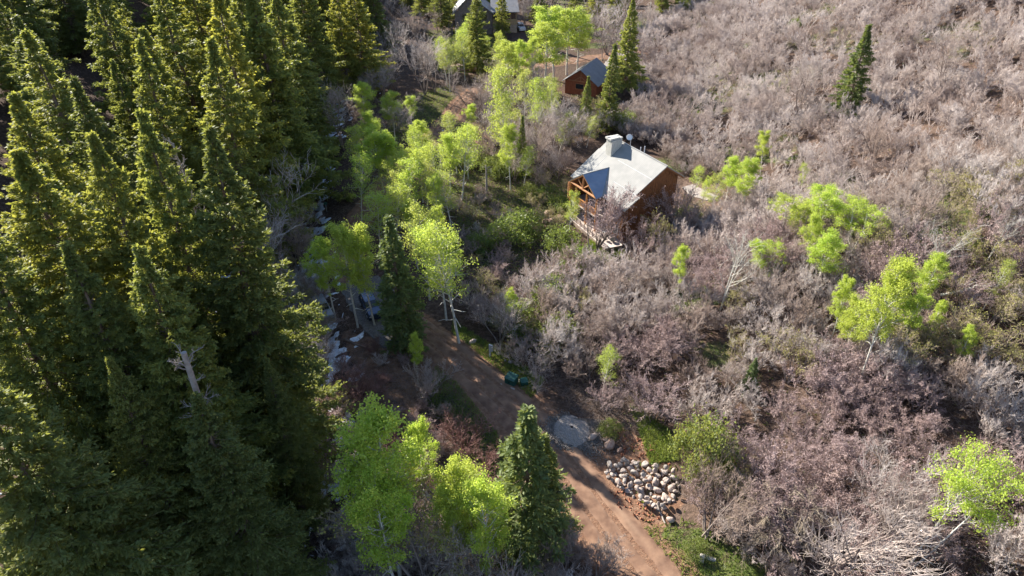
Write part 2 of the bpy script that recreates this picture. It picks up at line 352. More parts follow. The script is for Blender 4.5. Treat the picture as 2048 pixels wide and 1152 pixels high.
def shrub_proto(seed, H, m, n=2600, leaf=.13):
    rng = np.random.default_rng(seed); st, tw, h, _ = bare_proto(seed, H, 9, M['twig_tan'], M['twig_stem'], .8, (5, 4, 3))
    k = 60; a = rng.random(k)*6.283; r = H*.62*np.sqrt(rng.random(k)); z = H*(.25+.65*rng.random(k)*(1-(r/(H*.75))**2))
    c = np.stack([r*np.cos(a), r*np.sin(a), z], 1)[rng.integers(0, k, n)]
    V, F = leaves(rng, c+rng.normal(0, H*.09, c.shape), leaf, leaf*.6, .4)
    return (st, npmesh('foliage', V, F, m), h)
PC = {}
PC['big'] = [conifer_proto(11+i, 32, 7.0+.4*(i % 3), M['fir'] if i % 3 else M['fir_dark'], dens=15, blades=8, bl=.32, bw=.14, power=.64+.05*i, hole=(.25, .6, .3, .45)[i]) for i in range(4)]
PC['mid'] = [conifer_proto(31+i, 22, 5.2+.3*(i % 2), M['fir_dark'] if i % 2 else M['fir'], dens=14, blades=5, bl=.36, bw=.17, power=.76+.06*i, hole=(.25, .3, .7, .2, .5)[i]) for i in range(5)]
PC['spr'] = [conifer_proto(51+i, 14, 3.0, M['spruce'], dens=19, blades=5, bl=.27, bw=.13, low=.04, power=.95, hole=.1) for i in range(3)]
PC['jun'] = [shrub_proto(199, 3.4, M['spruce'], 6500, .16)]
PA = {}
PA['full'] = [aspen_proto(71+i, 13, M['aspen'], 230, 58, .135, rcl=.23, low=.42, spread=.19) for i in range(5)]
PA['wide'] = [aspen_proto(81+i, 11, M['aspen'], 240, 55, .13, .46, .26, rcl=.23, nb=38, stems=2+i) for i in range(2)]
PA['open'] = [aspen_proto(87, 11, M['aspen'], 190, 40, .14, .6, .30, nb=34, stems=2)]
PA['thin'] = [aspen_proto(91+i, 13, M['aspen'] if i < 2 else M['aspen_pale'], 210, 22, .15, .4, .2) for i in range(4)]
PA['pale'] = [aspen_proto(101+i, 12, M['aspen_pale'], 240, 16, .15, .35, .22) for i in range(3)]
PB = {}
PB['oak'] = [bare_proto(121+i, 3.6, 7, M['twig'], M['twig_stem'], .9, (7, 7, 8), .014, up=.25) for i in range(5)]
PB['purple'] = [bare_proto(131+i, 3.6, 7, M['twig_purple'], M['twig_stem'], .6, (6, 6, 7), .014, bud=(M['twig_purple'], .6, .07)) for i in range(2)]
PB['bud'] = [bare_proto(141+i, 3.8, 6, M['twig_tan'], M['twig_stem'], .6, (6, 6, 6), .013, bud=(M['bud'], .7, .09)) for i in range(2)]
PB['tree'] = [bare_proto(151+i, 8, 3, M['twig'], M['twig_stem'], .35, (9, 7, 7), .014, single=True) for i in range(3)]
PB['grand'] = [bare_proto(155+i, 6.5, 6, M['twig'], M['twig_stem'], .7, (8, 7, 6), .0125, up=.25) for i in range(2)]
PB['red'] = [bare_proto(161, 3.0, 10, M['twig_red'], M['twig_red'], .8, (6, 5, 4), .015)]
PB['droop'] = [bare_proto(171+i, 4.5, 4, M['twig_tan'], M['twig_stem'], .45, (8, 7, 5), .014, droop=True) for i in range(2)]
PB['white'] = [bare_proto(181+i, 8, 2, M['aspen_bark'], M['aspen_bark'], .22, (9, 5, 3), .012, single=True) for i in range(2)]
PS = [shrub_proto(191+i, 2.2, M['leaf_green']) for i in range(3)]
rs = random.Random(5)
USED = []
def put(kind, x, y, s, label, cat_, name, group, widen=1.0, rz=None):
    st, cr = kind[0], kind[1]
    o = thing(name, label, cat_, (x, y, T1(x, y)-.05), rs.random()*6.28 if rz is None else rz, group, (s*widen, s*widen, s))
    pn = {'trunk': 'trunk', 'crown': 'crown'}
    a, b = ('trunk', 'crown') if ('trunk' in st.name or 'tree' in name or 'aspen' in name) else ('stems', 'twigs')
    if 'foliage' in cr.name: a, b = 'stems', 'foliage'
    link(a, st, o); link(b, cr, o)
    if len(kind) > 3 and kind[3]: link('leaves', kind[3], o)
    o.rotation_euler[0] = rs.uniform(-.022, .022); o.rotation_euler[1] = rs.uniform(-.022, .022)
    USED.append((x, y)); return o
# ------------------------------------------------------------------ ground
gx = np.concatenate([np.arange(-700, -120, 20.), np.arange(-120, -45, 2.), np.arange(-45, 45, .8), np.arange(45, 150, 2.), np.arange(150, 720, 20.)])
gy = np.concatenate([np.arange(-300, 10, 10.), np.arange(10, 110, .8), np.arange(110, 260, 2.), np.arange(260, 900, 20.)])
GX, GY = np.meshgrid(gx, gy); GZ = T(GX, GY)
V = np.stack([GX.ravel(), GY.ravel(), GZ.ravel()], 1); nx, ny = len(gx), len(gy)
ii, jj = np.meshgrid(np.arange(nx-1), np.arange(ny-1)); k0 = (jj*nx+ii).ravel()
gme = npmesh('ground', V, np.stack([k0, k0+1, k0+nx+1, k0+nx], 1), M['ground'], True)
px = 1024+F_PX*V[:, 0]/np.maximum(V[:, 1]*CS-(V[:, 2]-CAM_H)*SN, 1); py = 576-F_PX*(V[:, 1]*SN+(V[:, 2]-CAM_H)*CS)/np.maximum(V[:, 1]*CS-(V[:, 2]-CAM_H)*SN, 1)
rdist = dist_path(V[:, 0], V[:, 1], ROADS)
def zone(polys):
    z = np.zeros(len(V))
    for p, s in polys: z = np.maximum(z, inpoly(px, py, p)*s)
    return z
GRASS = [([(905,640),(985,690),(1090,760),(1060,800),(1010,770),(900,690)], .75), ([(1250,1060),(1380,1040),(1540,1130),(1530,1300),(1320,1300)], .48), ([(1260,810),(1340,860),(1360,920),(1300,930)], .5),
         ([(780,200),(900,170),(920,210),(840,260),(770,290)], .36), ([(900,280),(1010,300),(1150,360),(1130,440),(1040,520),(960,540),(900,420)], .34), ([(1180,480),(1250,500),(1240,530),(1150,520)], .55), ([(880,720),(1020,900),(990,960),(840,800)], .42), ([(850,60),(1000,60),(1000,140),(880,150)], .35)]
DIRT = [([(1100,870),(1220,890),(1290,930),(1370,1000),(1330,1060),(1290,1080),(1180,1000)], .7), ([(1230,850),(1300,880),(1330,930),(1250,920)], .8), ([(930,260),(1000,250),(1010,290),(930,300)], .7), ([(680,660),(860,690),(900,760),(820,860),(700,780)], .5), ([(1040,650),(1110,640),(1130,720),(1080,700)], .75)]
PALE = [([(1360,360),(1440,370),(1450,420),(1380,430)], .8), ([(1310,980),(1420,1000),(1440,1060),(1340,1060)], .65), ([(1330,-60),(2300,-60),(2300,420),(1500,300),(1400,200)], .4), ([(880,115),(930,115),(960,150),(900,165)], .75)]
cv = np.zeros((len(V), 4), np.float32); cv[:, 3] = 1
cv[:, 0] = np.maximum(zone(DIRT), np.clip(1.05-(rdist-1.6)/np.where(V[:, 1] > 62, 1.2, 3.2), 0, .8)); cv[:, 1] = zone(GRASS); cv[:, 2] = zone(PALE); cv[:, 1] = np.maximum(cv[:, 1], np.where((V[:, 0] > 12), np.clip((fbm(V[:, 0], V[:, 1], 11, 71, 3)-.48)*4, 0, .5), 0))
ca = gme.color_attributes.new('cover', 'FLOAT_COLOR', 'POINT'); ca.data.foreach_set('color', cv.ravel())
tag(link('ground', gme), kind='structure')
# road ribbon
def ribbon(path, widths, name, m, lift=.03, nc=33, tracks=True):
    P = smooth_path(np.asarray(path, float), 14); d = unit(np.gradient(P, axis=0)); nrm = np.stack([-d[:, 1], d[:, 0]], 1)
    s = np.linspace(-1, 1, nc); wv = np.interp(np.linspace(0, 1, len(P)), np.linspace(0, 1, len(widths)), widths)
    Wd = wv[:, None]*s[None]; edge = (fbm(P[:, 0], P[:, 1], 1.5, 4)-.45)*1.2; edge2 = (fbm(P[:, 1], P[:, 0], 1.5, 8)-.45)*1.2
    Wd[:, 0] += edge; Wd[:, -1] += edge2
    X = P[:, 0:1]+nrm[:, 0:1]*Wd; Y = P[:, 1:2]+nrm[:, 1:2]*Wd
    Z = T(X, Y)+lift+(fbm(X, Y, .9, 2)-.45)*.09 + (-.11*np.exp(-((np.abs(Wd)-.85)/.28)**2) if tracks else 0)
    Z[:, 0] -= .06; Z[:, -1] -= .06
    n = len(P); ii, jj = np.meshgrid(np.arange(nc-1), np.arange(n-1)); k = (jj*nc+ii).ravel()
    me = npmesh(name, np.stack([X.ravel(), Y.ravel(), Z.ravel()], 1), np.stack([k, k+nc, k+nc+1, k+1], 1), m, True)
    if tracks:
        c = np.zeros((n*nc, 4), np.float32); c[:, 3] = 1
        tr = np.exp(-((np.abs(Wd)-.85)/.32)**2)*.5+.5*np.exp(-((Wd+1.7)/.3)**2)
        c[:, 0] = np.clip(tr.ravel()*(.1+1.5*vn(X.ravel(), Y.ravel(), 1.6, 6)), 0, 1)
        me.color_attributes.new('track', 'FLOAT_COLOR', 'POINT').data.foreach_set('color', c.ravel())
    return tag(link(name, me), kind='structure')
ribbon(ROAD, [2.6, 2.5, 2.3, 1.8, 1.7, 1.9, 1.5, 1.4, 1.4, 1.4], 'dirt_road', M['road'], .05)
ribbon([at(720, 560), at(745, 600), at(770, 650), at(790, 690)], [2.5, 3.2, 2.6, 1.2], 'gravel_parking', M['road_gravel'], .055, tracks=False)
ribbon([at(1375, 372), at(1400, 388), at(1430, 398)], [1.0, 1.2, .7], 'gravel_driveway', M['gravel'], .07, tracks=False)
ribbon([at(1262, 90), at(1240, 112), at(1215, 140)], [2.2, 2.2, 1.8], 'far_driveway', M['gravel'], .1, tracks=False)
# snow lying in the creek gully and on the shaded slope: one sheet that surfaces where it is thick enough
sx = np.arange(-62, -8, .3); sy = np.arange(26, 150, .4); SX, SY = np.meshgrid(sx, sy)
xcg = np.interp(SY, CRK[:, 1], CRK[:, 0]); band = np.exp(-((SX-xcg-2.2)/2.6)**2)
thick = fbm(SX, SY, 2.2, 21, 5)*.55+fbm(SX, SY, 9, 31, 2)*.55 + band*.27 - .76 + .03*(SY < 68) + .06*np.exp(-((SX+44)/14)**2) + (fbm(SX, SY, .75, 41, 2)-.37)*1.3 - .06 - .25*np.clip((SX-xcg-6)/2, 0, 1) + .22*np.exp(-((SX+36)/4)**2-((SY-125)/9)**2)
SZ = T(SX, SY)+np.clip(thick, -.3, .35)*.9; n1, n2 = len(sx), len(sy)
ii, jj = np.meshgrid(np.arange(n1-1), np.arange(n2-1)); k = (jj*n1+ii).ravel(); Fq = np.stack([k, k+1, k+n1+1, k+n1], 1)
tk = thick.ravel(); Fq = Fq[tk[Fq].max(1) > -.01]
us, inv = np.unique(Fq, return_inverse=True); SV = np.stack([SX.ravel(), SY.ravel(), SZ.ravel()], 1)[us]
tag(link('snow', npmesh('snow', SV, inv.reshape(-1, 4), M['snow'], True)), 'patchy leftover snow lying along the shaded creek gully', 'snow', kind='stuff')
# ------------------------------------------------------------------ builders
class MB:
    def __init__(s): s.v = []; s.f = []
    def poly(s, pts, fs):
        o = len(s.v); s.v += [tuple(p) for p in pts]; s.f += [tuple(i+o for i in f) for f in fs]; return s
    def box(s, x0, x1, y0, y1, z0, z1):
        return s.poly([(x0,y0,z0),(x1,y0,z0),(x1,y1,z0),(x0,y1,z0),(x0,y0,z1),(x1,y0,z1),(x1,y1,z1),(x0,y1,z1)], [(0,3,2,1),(4,5,6,7),(0,1,5,4),(1,2,6,5),(2,3,7,6),(3,0,4,7)])
    def slab(s, pts, th):          # planar polygon thickened downwards
        n = len(pts); lo = [(p[0], p[1], p[2]-th) for p in pts]
        return s.poly(list(pts)+lo, [tuple(range(n)), tuple(range(2*n-1, n-1, -1))]+[(i, i+n, (i+1) % n+n, (i+1) % n) for i in range(n)])
    def ext(s, pts, d):            # planar polygon extruded along d
        n = len(pts); lo = [(p[0]+d[0], p[1]+d[1], p[2]+d[2]) for p in pts]
        return s.poly(list(pts)+lo, [tuple(range(n)), tuple(range(2*n-1, n-1, -1))]+[(i, i+n, (i+1) % n+n, (i+1) % n) for i in range(n)])
    def tube(s, a, b, r0, r1=None, k=8):
        r1 = r0 if r1 is None else r1; a = Vector(a); b = Vector(b); d = (b-a).normalized(); q = d.to_track_quat('Z', 'Y'); n = len(s.v)
        for c, r in ((a, r0), (b, r1)):
            for i in range(k): s.v.append(tuple(c+q @ Vector((r*math.cos(6.28319*i/k), r*math.sin(6.28319*i/k), 0))))
        s.f += [(n+i, n+(i+1) % k, n+k+(i+1) % k, n+k+i) for i in range(k)]+[tuple(n+k-1-i for i in range(k)), tuple(n+k+i for i in range(k))]; return s
    def build(s, name, m, parent=None, bevel=0, smooth=False):
        me = bpy.data.meshes.new(name); me.from_pydata(s.v, [], s.f)
        import bmesh
        bm = bmesh.new(); bm.from_mesh(me); bmesh.ops.recalc_face_normals(bm, faces=bm.faces); bm.to_mesh(me); bm.free()
        me.materials.append(m); o = link(name, me, parent)
        if smooth: me.polygons.foreach_set('use_smooth', [True]*len(me.polygons))
        if bevel:
            b = o.modifiers.new('bevel', 'BEVEL'); b.width = bevel; b.segments = 2; b.limit_method = 'ANGLE'
        return o
def L3(u, v, z): return (u, -v, z)
# ------------------------------------------------------------------ log house
H1 = thing('log_house', 'two-storey wood house with pale metal roof and stone chimney in the clearing', 'house', (HO[0], HO[1], 0), YAW)
KR = 4.76/7.1
def rz_(v): return 11-KR*abs(v)
fr_ = [L3(0, .02, 11), L3(12.3, .02, 11), L3(12.05, 4.85, rz_(4.85)), L3(12.9, 4.85, rz_(4.85)), L3(12.75, 7.15, rz_(7.15)), L3(0, 7.15, rz_(7.15)), L3(0.0, 2.2, rz_(2.2)), L3(.18, 2.2, rz_(2.2))]
fr_ = [L3(.0, .02, 11), L3(12.3, .02, 11), L3(12.05, 4.85, rz_(4.85)), L3(12.9, 4.85, rz_(4.85)), L3(12.75, 7.15, rz_(7.15)), L3(-.15, 7.15, rz_(7.15)), L3(-.15, 2.2, rz_(2.2)), L3(0, 2.2, rz_(2.2))]
rf = MB().slab(fr_, .16).slab([L3(12.3, -.02, 11), L3(0, -.02, 11), L3(0, -3.5, rz_(3.5)), L3(12.3, -3.5, rz_(3.5))], .16).build('roof', M['roof'], H1)
MB().box(-.02, 12.32, -.12, .12, 10.97, 11.04).build('ridge_cap', M['roof'], rf)
s_ = MB()
for v_, u0, u1 in ((2.3, 4.6, 12.1), (4.85, 7.2, 12.1)): s_.slab([L3(u0, v_, rz_(v_)+.03), L3(u1, v_, rz_(v_)+.03), L3(u1, v_+.03, rz_(v_+.03)+.03), L3(u0, v_+.03, rz_(v_+.03)+.03)], .05)
for u_, v0, v1 in ((1.2, 1.2, 6.9), (2.3, 2.6, 6.0), (.5, .6, 4.)): s_.slab([L3(u_, v0, rz_(v0)+.025), L3(u_+.022, v0, rz_(v0)+.025), L3(u_+.022, v1, rz_(v1)+.025), L3(u_, v1, rz_(v1)+.025)], .05)
s_.build('roof_seam', M['post_grey'], rf)
fa = MB()      # fascia boards under the verges
for (a, b) in ((L3(12.24, .0, 10.83), L3(11.99, 4.85, rz_(4.85)-.17)), (L3(12.7, 4.9, rz_(4.9)-.17), L3(12.62, 7.1, rz_(7.1)-.17)), (L3(.06, 0, 10.83), L3(-.08, 7.1, rz_(7.1)-.17)), (L3(12.24, 0, 10.83), L3(12.24, -3.45, rz_(3.45)-.17)), (L3(.06, 0, 10.83), L3(.06, -3.45, rz_(3.45)-.17))):
    MB().ext([a, b, (b[0], b[1], b[2]-.24), (a[0], a[1], a[2]-.24)], (.05, 0, 0)).build('fascia', M['wood_dark'], H1)
fa.ext([L3(7.7, 7.08, rz_(7.08)-.17), L3(12.6, 7.08, rz_(7.08)-.17), L3(12.6, 7.08, rz_(7.08)-.4), L3(7.7, 7.08, rz_(7.08)-.4)], (0, .05, 0))
fa.build('fascia', M['wood_dark'], H1)
# porch cross gable
pc, ph, pe = 4.3, 8.56, 6.15
pr = MB().slab([L3(pc, 8.2, ph), L3(pc, 3.5, ph), L3(7.7, 7.2, pe), L3(7.7, 8.2, pe)], .13).slab([L3(pc-.02, 3.5, ph), L3(pc-.02, 8.2, ph), L3(.9, 8.2, pe), L3(.9, 7.2, pe)], .13).build('porch_roof', M['porch_metal'], H1)
MB().box(pc-.12, pc+.12, -8.22, -3.6, ph-.03, ph+.04).build('ridge_cap', M['roof'], pr)
tr_ = MB()
tr_.tube(L3(1.1, 8.0, pe-.1), L3(7.5, 8.0, pe-.1), .17); tr_.tube(L3(pc, 8.0, pe), L3(pc, 8.0, ph-.2), .13)
tr_.tube(L3(1.15, 8.05, pe-.05), L3(pc, 8.05, ph-.25), .14); tr_.tube(L3(7.45, 8.05, pe-.05), L3(pc, 8.05, ph-.25), .14)
tr_.tube(L3(pc, 8., pe+.1), L3(pc-1.4, 8., pe+1.15), .1); tr_.tube(L3(pc, 8., pe+.1), L3(pc+1.4, 8., pe+1.15), .1)
tr_.build('gable_truss', M['log'], H1)
MB().poly([L3(1.3, 7.2, pe-.05), L3(7.3, 7.2, pe-.05), L3(pc, 7.2, ph-.2)], [(0, 1, 2)]).build('gable_panel', M['wood_dark'], H1)
# walls, boards with raised battens
def boards(mb, a, b, z0, z1, step=.42, out=(0, 0), ztop=None):
    a = Vector(a); b = Vector(b); n = max(int((b-a).length/step), 1); d = (b-a)/n; dn = d.normalized(); o = Vector(out)
    for i in range(n+1):
        p = a+d*i; zt = z1 if ztop is None else ztop(p)
        q = [p-dn*.03, p+dn*.03, p+dn*.03+o*.03, p-dn*.03+o*.03]
        mb.poly([(k[0], -k[1], z0) for k in q]+[(k[0], -k[1], zt) for k in q], [(0,1,2,3),(4,5,6,7),(0,1,5,4),(1,2,6,5),(2,3,7,6),(3,0,4,7)])
UG = 11.6
gw = MB().ext([L3(UG, -2.9, 0), L3(UG, 6.3, 0), L3(UG, 6.3, rz_(6.3)-.18), L3(UG, 0, 10.8), L3(UG, -2.9, rz_(2.9)-.18)], (-.2, 0, 0))
boards(gw, (UG, -2.9), (UG, 6.3), 0, 0, .4, (1, 0), lambda p: rz_(p[1])-.25)
gw.build('gable_wall', M['wood_dark'], H1)
MB().ext([L3(.6, -2.9, 0), L3(.6, 6.3, 0), L3(.6, 6.3, rz_(6.3)-.18), L3(.6, 0, 10.8), L3(.6, -2.9, rz_(2.9)-.18)], (.2, 0, 0)).build('left_wall', M['wood_dark'], H1)
MB().box(.8, 11.4, 2.7, 2.9, 0, rz_(2.9)-.2).build('back_wall', M['wood_dark'], H1)
lg = MB()
for i in range(9): lg.tube(L3(.62-.05*(i % 2), 6.2, 3.3+.29*i), L3(.62-.05*(i % 2), 8.0, 3.3+.29*i), .15)
lg.build('log_wall', M['log'], H1)
fw = MB()
fw.box(7.8, 11.38, -6.3, -6.1, 0, 1.35); fw.box(7.8, 9.1, -6.3, -6.1, 1.35, 2.65); fw.box(10.7, 11.38, -6.3, -6.1, 1.35, 2.65); fw.box(7.8, 11.38, -6.3, -6.1, 2.65, 4.15)
for u_ in np.arange(7.9, 11.5, .3):
    for z0, z1 in (((0, 4.1),) if not 9.0 < u_ < 10.8 else ((0, 1.25), (2.75, 4.1))): fw.box(u_-.035, u_+.035, -6.335, -6.3, z0, z1)
fw.box(7.8, 11.5, -6.4, -6.05, 4.15, 4.24)
fw.build('front_wall', M['wood'], H1)
MB().box(.8, 11.38, -4.6, -4.4, 3.1, 7.6).box(.8, 7.8, -6.1, -6.0, 0, 3.0).build('inner_wall', M['wood_dark'], H1)
wn = MB().box(9.02, 10.78, -6.37, -6.3, 1.27, 1.37).box(9.02, 10.78, -6.37, -6.3, 2.63, 2.73).box(9.02, 9.12, -6.37, -6.3, 1.37, 2.63).box(10.68, 10.78, -6.37, -6.3, 1.37, 2.63).box(9.87, 9.93, -6.35, -6.3, 1.37, 2.63).build('window', M['white'], H1)
MB().box(9.1, 10.7, -6.27, -6.24, 1.36, 2.64).build('pane', M['glass'], wn)
for (u0, u1, z0, z1, v_, fm_) in ((1.2, 2.5, 3.4, 5.5, 4.66, 'white'), (3.0, 4.6, 3.3, 5.6, 4.66, 'rail'), (5.0, 6.8, 3.4, 5.5, 4.66, 'white'), (8.3, 9.8, 4.2, 5.6, 4.66, 'rail'), (10.0, 11.2, 4.2, 5.6, 4.66, 'rail'), (1.2, 3.4, .9, 2.8, 6.13, 'rail'), (3.6, 5.6, .9, 2.8, 6.13, 'white'), (5.8, 7.6, .9, 2.8, 6.13, 'rail')):
    t_ = .07; f_ = MB().box(u0, u1, -v_-.03, -v_+.02, z0, z0+t_).box(u0, u1, -v_-.03, -v_+.02, z1-t_, z1).box(u0, u0+t_, -v_-.03, -v_+.02, z0+t_, z1-t_).box(u1-t_, u1, -v_-.03, -v_+.02, z0+t_, z1-t_).box((u0+u1)/2-.03, (u0+u1)/2+.03, -v_-.02, -v_+.02, z0+t_, z1-t_).build('window', M[fm_], H1)
    MB().box(u0+t_, u1-t_, -v_+.0, -v_+.03, z0+t_, z1-t_).build('pane', M['glass'], f_)
MB().box(.8, 7.9, -7.9, -4.65, 2.9, 3.08).box(7.9, 11.38, -6.08, -4.65, 2.9, 3.08).build('balcony_floor', M['deck'], H1)
for (u0, u1, v_) in ((.95, 2.5, 7.8), (2.75, 5.0, 7.8), (5.3, 7.4, 7.8)):
    b_ = MB().box(u0, u1, -v_, -v_+.06, 3.1, 4.05).box(u0-.05, u1+.05, -v_-.06, -v_+.1, 4.05, 4.14)
    for q in np.arange(u0+.1, u1, .26): b_.box(q-.03, q+.03, -v_-.03, -v_, 3.1, 4.04)
    b_.build('balcony_railing', M['wood'], H1)
for u_ in (1.0, 2.6, 5.15, 7.5): MB().tube(L3(u_, 7.85, .75), L3(u_, 7.85, pe-.2), .17, .15).build('porch_post', M['wood'], H1)
ch = MB().box(1.75, 3.0, -2.4, -.5, 9.2, 11.75).build('chimney', M['chim'], H1)
r_ = random.Random(3); cp = MB()
for i in range(4):
    for j in range(3):
        u_ = 1.62+.42*j+.2; v_ = .35+.56*i+.2; cp.box(u_-.24-r_.random()*.05, u_+.23, -v_-.32, -v_+.27-r_.random()*.05, 11.752+.001*(i+j), 11.9+r_.random()*.16)
cp.build('cap_stone', M['chim'], ch, .04)
ds = MB().tube(L3(3.7, -.5, 10.6), L3(3.7, -.5, 12.0), .035).build('satellite_dish', M['post_grey'], H1)
dv = MB(); cc = Vector(L3(3.7, -.2, 12.1)); ax = Vector((.55, -.6, .5)).normalized(); q_ = ax.to_track_quat('Z', 'Y')
rings = [(0.0, -.09), (.2, -.07), (.34, -.03), (.42, .02)]
dv.v.append(tuple(cc+q_ @ Vector((0, 0, -.09))))
for r, z in rings[1:]:
    for i in range(16): dv.v.append(tuple(cc+q_ @ Vector((r*math.cos(i*math.pi/8), r*math.sin(i*math.pi/8), z))))
for i in range(16):
    j = (i+1) % 16; dv.f.append((0, 1+i, 1+j))
    for k in (0, 1): dv.f.append((1+k*16+i, 17+k*16+i, 17+k*16+j, 1+k*16+j))
dob = dv.build('dish', M['white'], ds, smooth=True); dob.modifiers.new('s', 'SOLIDIFY').thickness = .03
for u_, v_, h_ in ((6.4, -.9, .55), (5.9, -.6, .3)): MB().tube(L3(u_, v_, rz_(v_)-.1), L3(u_, v_, 11+h_), .07).build('vent_pipe', M['post_grey'], H1)
# deck
dk = MB().slab([L3(.2, 6.35, .75), L3(.6, 8.2, .75), L3(3, 8.75, .75), L3(12.2, 9.5, .75), L3(12.7, 6.9, .75), L3(11.7, 6.35, .75)], .1).build('deck', M['deck'], H1)
sk = MB()
for (a, b) in (((.6, 8.15), (3, 8.7)), ((3, 8.7), (12.1, 9.42)), ((12.1, 9.4), (12.6, 6.9))): sk.ext([L3(*a, .64), L3(*b, .64), L3(*b, -.2), L3(*a, -.2)], (0, .05, 0))
sk.build('deck_skirt', M['rail'], dk)
for (a, b) in (((.65, 8.15), (3, 8.68)), ((3, 8.68), (10.9, 9.33))):
    rl = MB(); n = int(math.dist(a, b)/1.25)+1
    for i in range(n+1):
        u_ = a[0]+(b[0]-a[0])*i/n; v_ = a[1]+(b[1]-a[1])*i/n; rl.box(u_-.05, u_+.05, -v_-.05, -v_+.05, .75, 1.72)
    for z in (1.0, 1.2, 1.4, 1.6): rl.tube(L3(*a, z), L3(*b, z), .018, k=5)
    rl.tube(L3(*a, 1.76), L3(*b, 1.76), .06, k=4); rl.build('deck_railing', M['rail'], dk)
def on_deck(u, v, z=.75): p = hw(u, v); return (p[0], p[1], z)
t_ = thing('patio_table', 'round white table standing on the deck against the board wall', 'table', on_deck(9.3, 7.3))
MB().tube((0, 0, .68), (0, 0, .73), .55, k=20).build('table_top', M['white'], t_); MB().tube((0, 0, .05), (0, 0, .68), .05).tube((0, 0, 0), (0, 0, .05), .28, k=12).build('leg', M['white'], t_)
t_ = thing('fire_pit', 'round dark fire bowl at the near end of the deck', 'fire pit', on_deck(11.3, 7.5))
MB().tube((0, 0, .18), (0, 0, .4), .3, .45, k=18).build('bowl', M['black'], t_); lgs = MB()
for i in range(3): lgs.tube((.22*math.cos(i*2.1), .22*math.sin(i*2.1), 0), (.2*math.cos(i*2.1), .2*math.sin(i*2.1), .2), .02, k=5)
lgs.build('legs', M['black'], t_)
def chair(u, v, a, lab):
    c = thing('patio_chair', lab, 'chair', on_deck(u, v), a, 'chairs on the deck')
    MB().box(-.24, .24, -.24, .24, .4, .45).build('seat', M['rail'], c, .01); MB().box(-.24, .24, .2, .25, .45, .9).build('backrest', M['rail'], c, .01)
    for x_ in (-.21, .21):
        for y_ in (-.21, .21): MB().tube((x_, y_, 0), (x_, y_, .4), .02, k=5).build('leg', M['rail'], c)
chair(10.2, 8.2, 1.2, 'dark chair on the deck nearest the round white table'); chair(8.4, 8.3, -2.2, 'dark chair on the deck farther from the fire bowl')
# ------------------------------------------------------------------ red cabin
cx, cy = at(1160, 190); cz = T1(cx, cy); chh = h_for(cx, cy, 138); ca_ = math.atan2(8.7, 4.2)
C1 = thing('red_cabin', 'small red-brown gabled cabin with a blue-grey metal roof beyond the pale woods', 'cabin', (cx, cy, cz), ca_-math.pi/2)
# local: +y along the ridge away from the camera, x to the right
e_ = chh-2.7
MB().ext([(-3.6, 0, -1), (3.6, 0, -1), (3.6, 0, e_), (0, 0, chh-.2), (-3.6, 0, e_)], (0, .2, 0)).box(3.4, 3.6, .2, 9, -1, e_).box(-3.6, -3.4, .2, 9, -1, e_).box(-3.4, 3.4, 8.8, 9, -1, e_).build('wall', M['redwood'], C1)
rc = MB().slab([(0.01, -.7, chh), (4.3, -.7, e_-.35), (4.3, 9.6, e_-.35), (0.01, 9.6, chh)], .14).slab([(-.01, -.7, chh), (-.01, 9.6, chh), (-4.3, 9.6, e_-.35), (-4.3, -.7, e_-.35)], .14).build('roof', M['roof2'], C1)
MB().slab([(2.05, -.68, chh-1.46), (2.12, -.68, chh-1.505), (2.12, 9.5, chh-1.505), (2.05, 9.5, chh-1.46)], .03).build('roof_seam', M['white'], rc)
MB().tube((-3.2, -.1, e_), (3.2, -.1, e_), .1).tube((0, -.1, e_), (0, -.1, chh-.3), .09).tube((-1.6, -.1, e_), (0, -.1, chh-1.7), .07).tube((1.6, -.1, e_), (0, -.1, chh-1.7), .07).build('gable_truss', M['log'], C1)
wf = MB().box(-1.2, .8, -.05, -.003, 1.2, 1.3).box(-1.2, .8, -.05, -.003, 2.4, 2.5).box(-1.2, -1.1, -.05, -.003, 1.3, 2.4).box(.7, .8, -.05, -.003, 1.3, 2.4).build('window', M['log'], C1); MB().box(-1.1, .7, -.03, -.004, 1.3, 2.4).build('pane', M['glass'], wf)
# ------------------------------------------------------------------ far house
fx, fy = at(1010, 66); fz = T1(fx, fy); fh = h_for(fx, fy, 21); s_px = (fy*CS-(fz-CAM_H)*SN)/F_PX
F1 = thing('far_house', 'large grey-brown house with blue-grey roof and tan windowed wing at the top edge', 'house', (fx, fy, fz), .05)
hwid = 24*s_px
MB().box(-hwid, hwid, 0, 6, -1, 2.3).build('stone_base', M['stone'], F1)
MB().box(-hwid-.05, hwid+.05, -.06, 6.05, 2.3, fh-2.4).box(-hwid, hwid, 1.2, 6, fh-2.4, fh-.25).build('wall', M['tan'], F1)
for i in range(4):
    a = -hwid+.15+i*(2*hwid-.3)/4; b = a+(2*hwid-.3)/4-.15
    w_ = MB().box(a, a+.1, 0, .12, fh-2.4, fh-.3).box(b-.1, b, 0, .12, fh-2.4, fh-.3).box(a+.1, b-.1, 0, .12, fh-2.4, fh-2.3).box(a+.1, b-.1, 0, .12, fh-.42, fh-.3).build('window', M['tan'], F1); MB().box(a+.1, b-.1, .05, .08, fh-2.3, fh-.42).build('pane', M['glass'], w_)
for x_, ww in ((-1.8, .6), (.6, .9)):
    w_ = MB().box(x_-ww, x_+ww, -.05, -.003, 0.6, 1.9).build('window', M['tan'], F1); MB().box(x_-ww+.1, x_+ww-.1, -.08, -.053, .7, 1.8).build('pane', M['glass'], w_)
MB().slab([(-hwid-.5, -.9, fh-.2), (hwid+.6, -.9, fh-.2), (hwid+.4, 6.6, fh+2.6), (-hwid-.5, 6.6, fh+2.6)], .18).build('roof', M['roof2'], F1)
x1 = -hwid-.1; x0 = x1-10.5
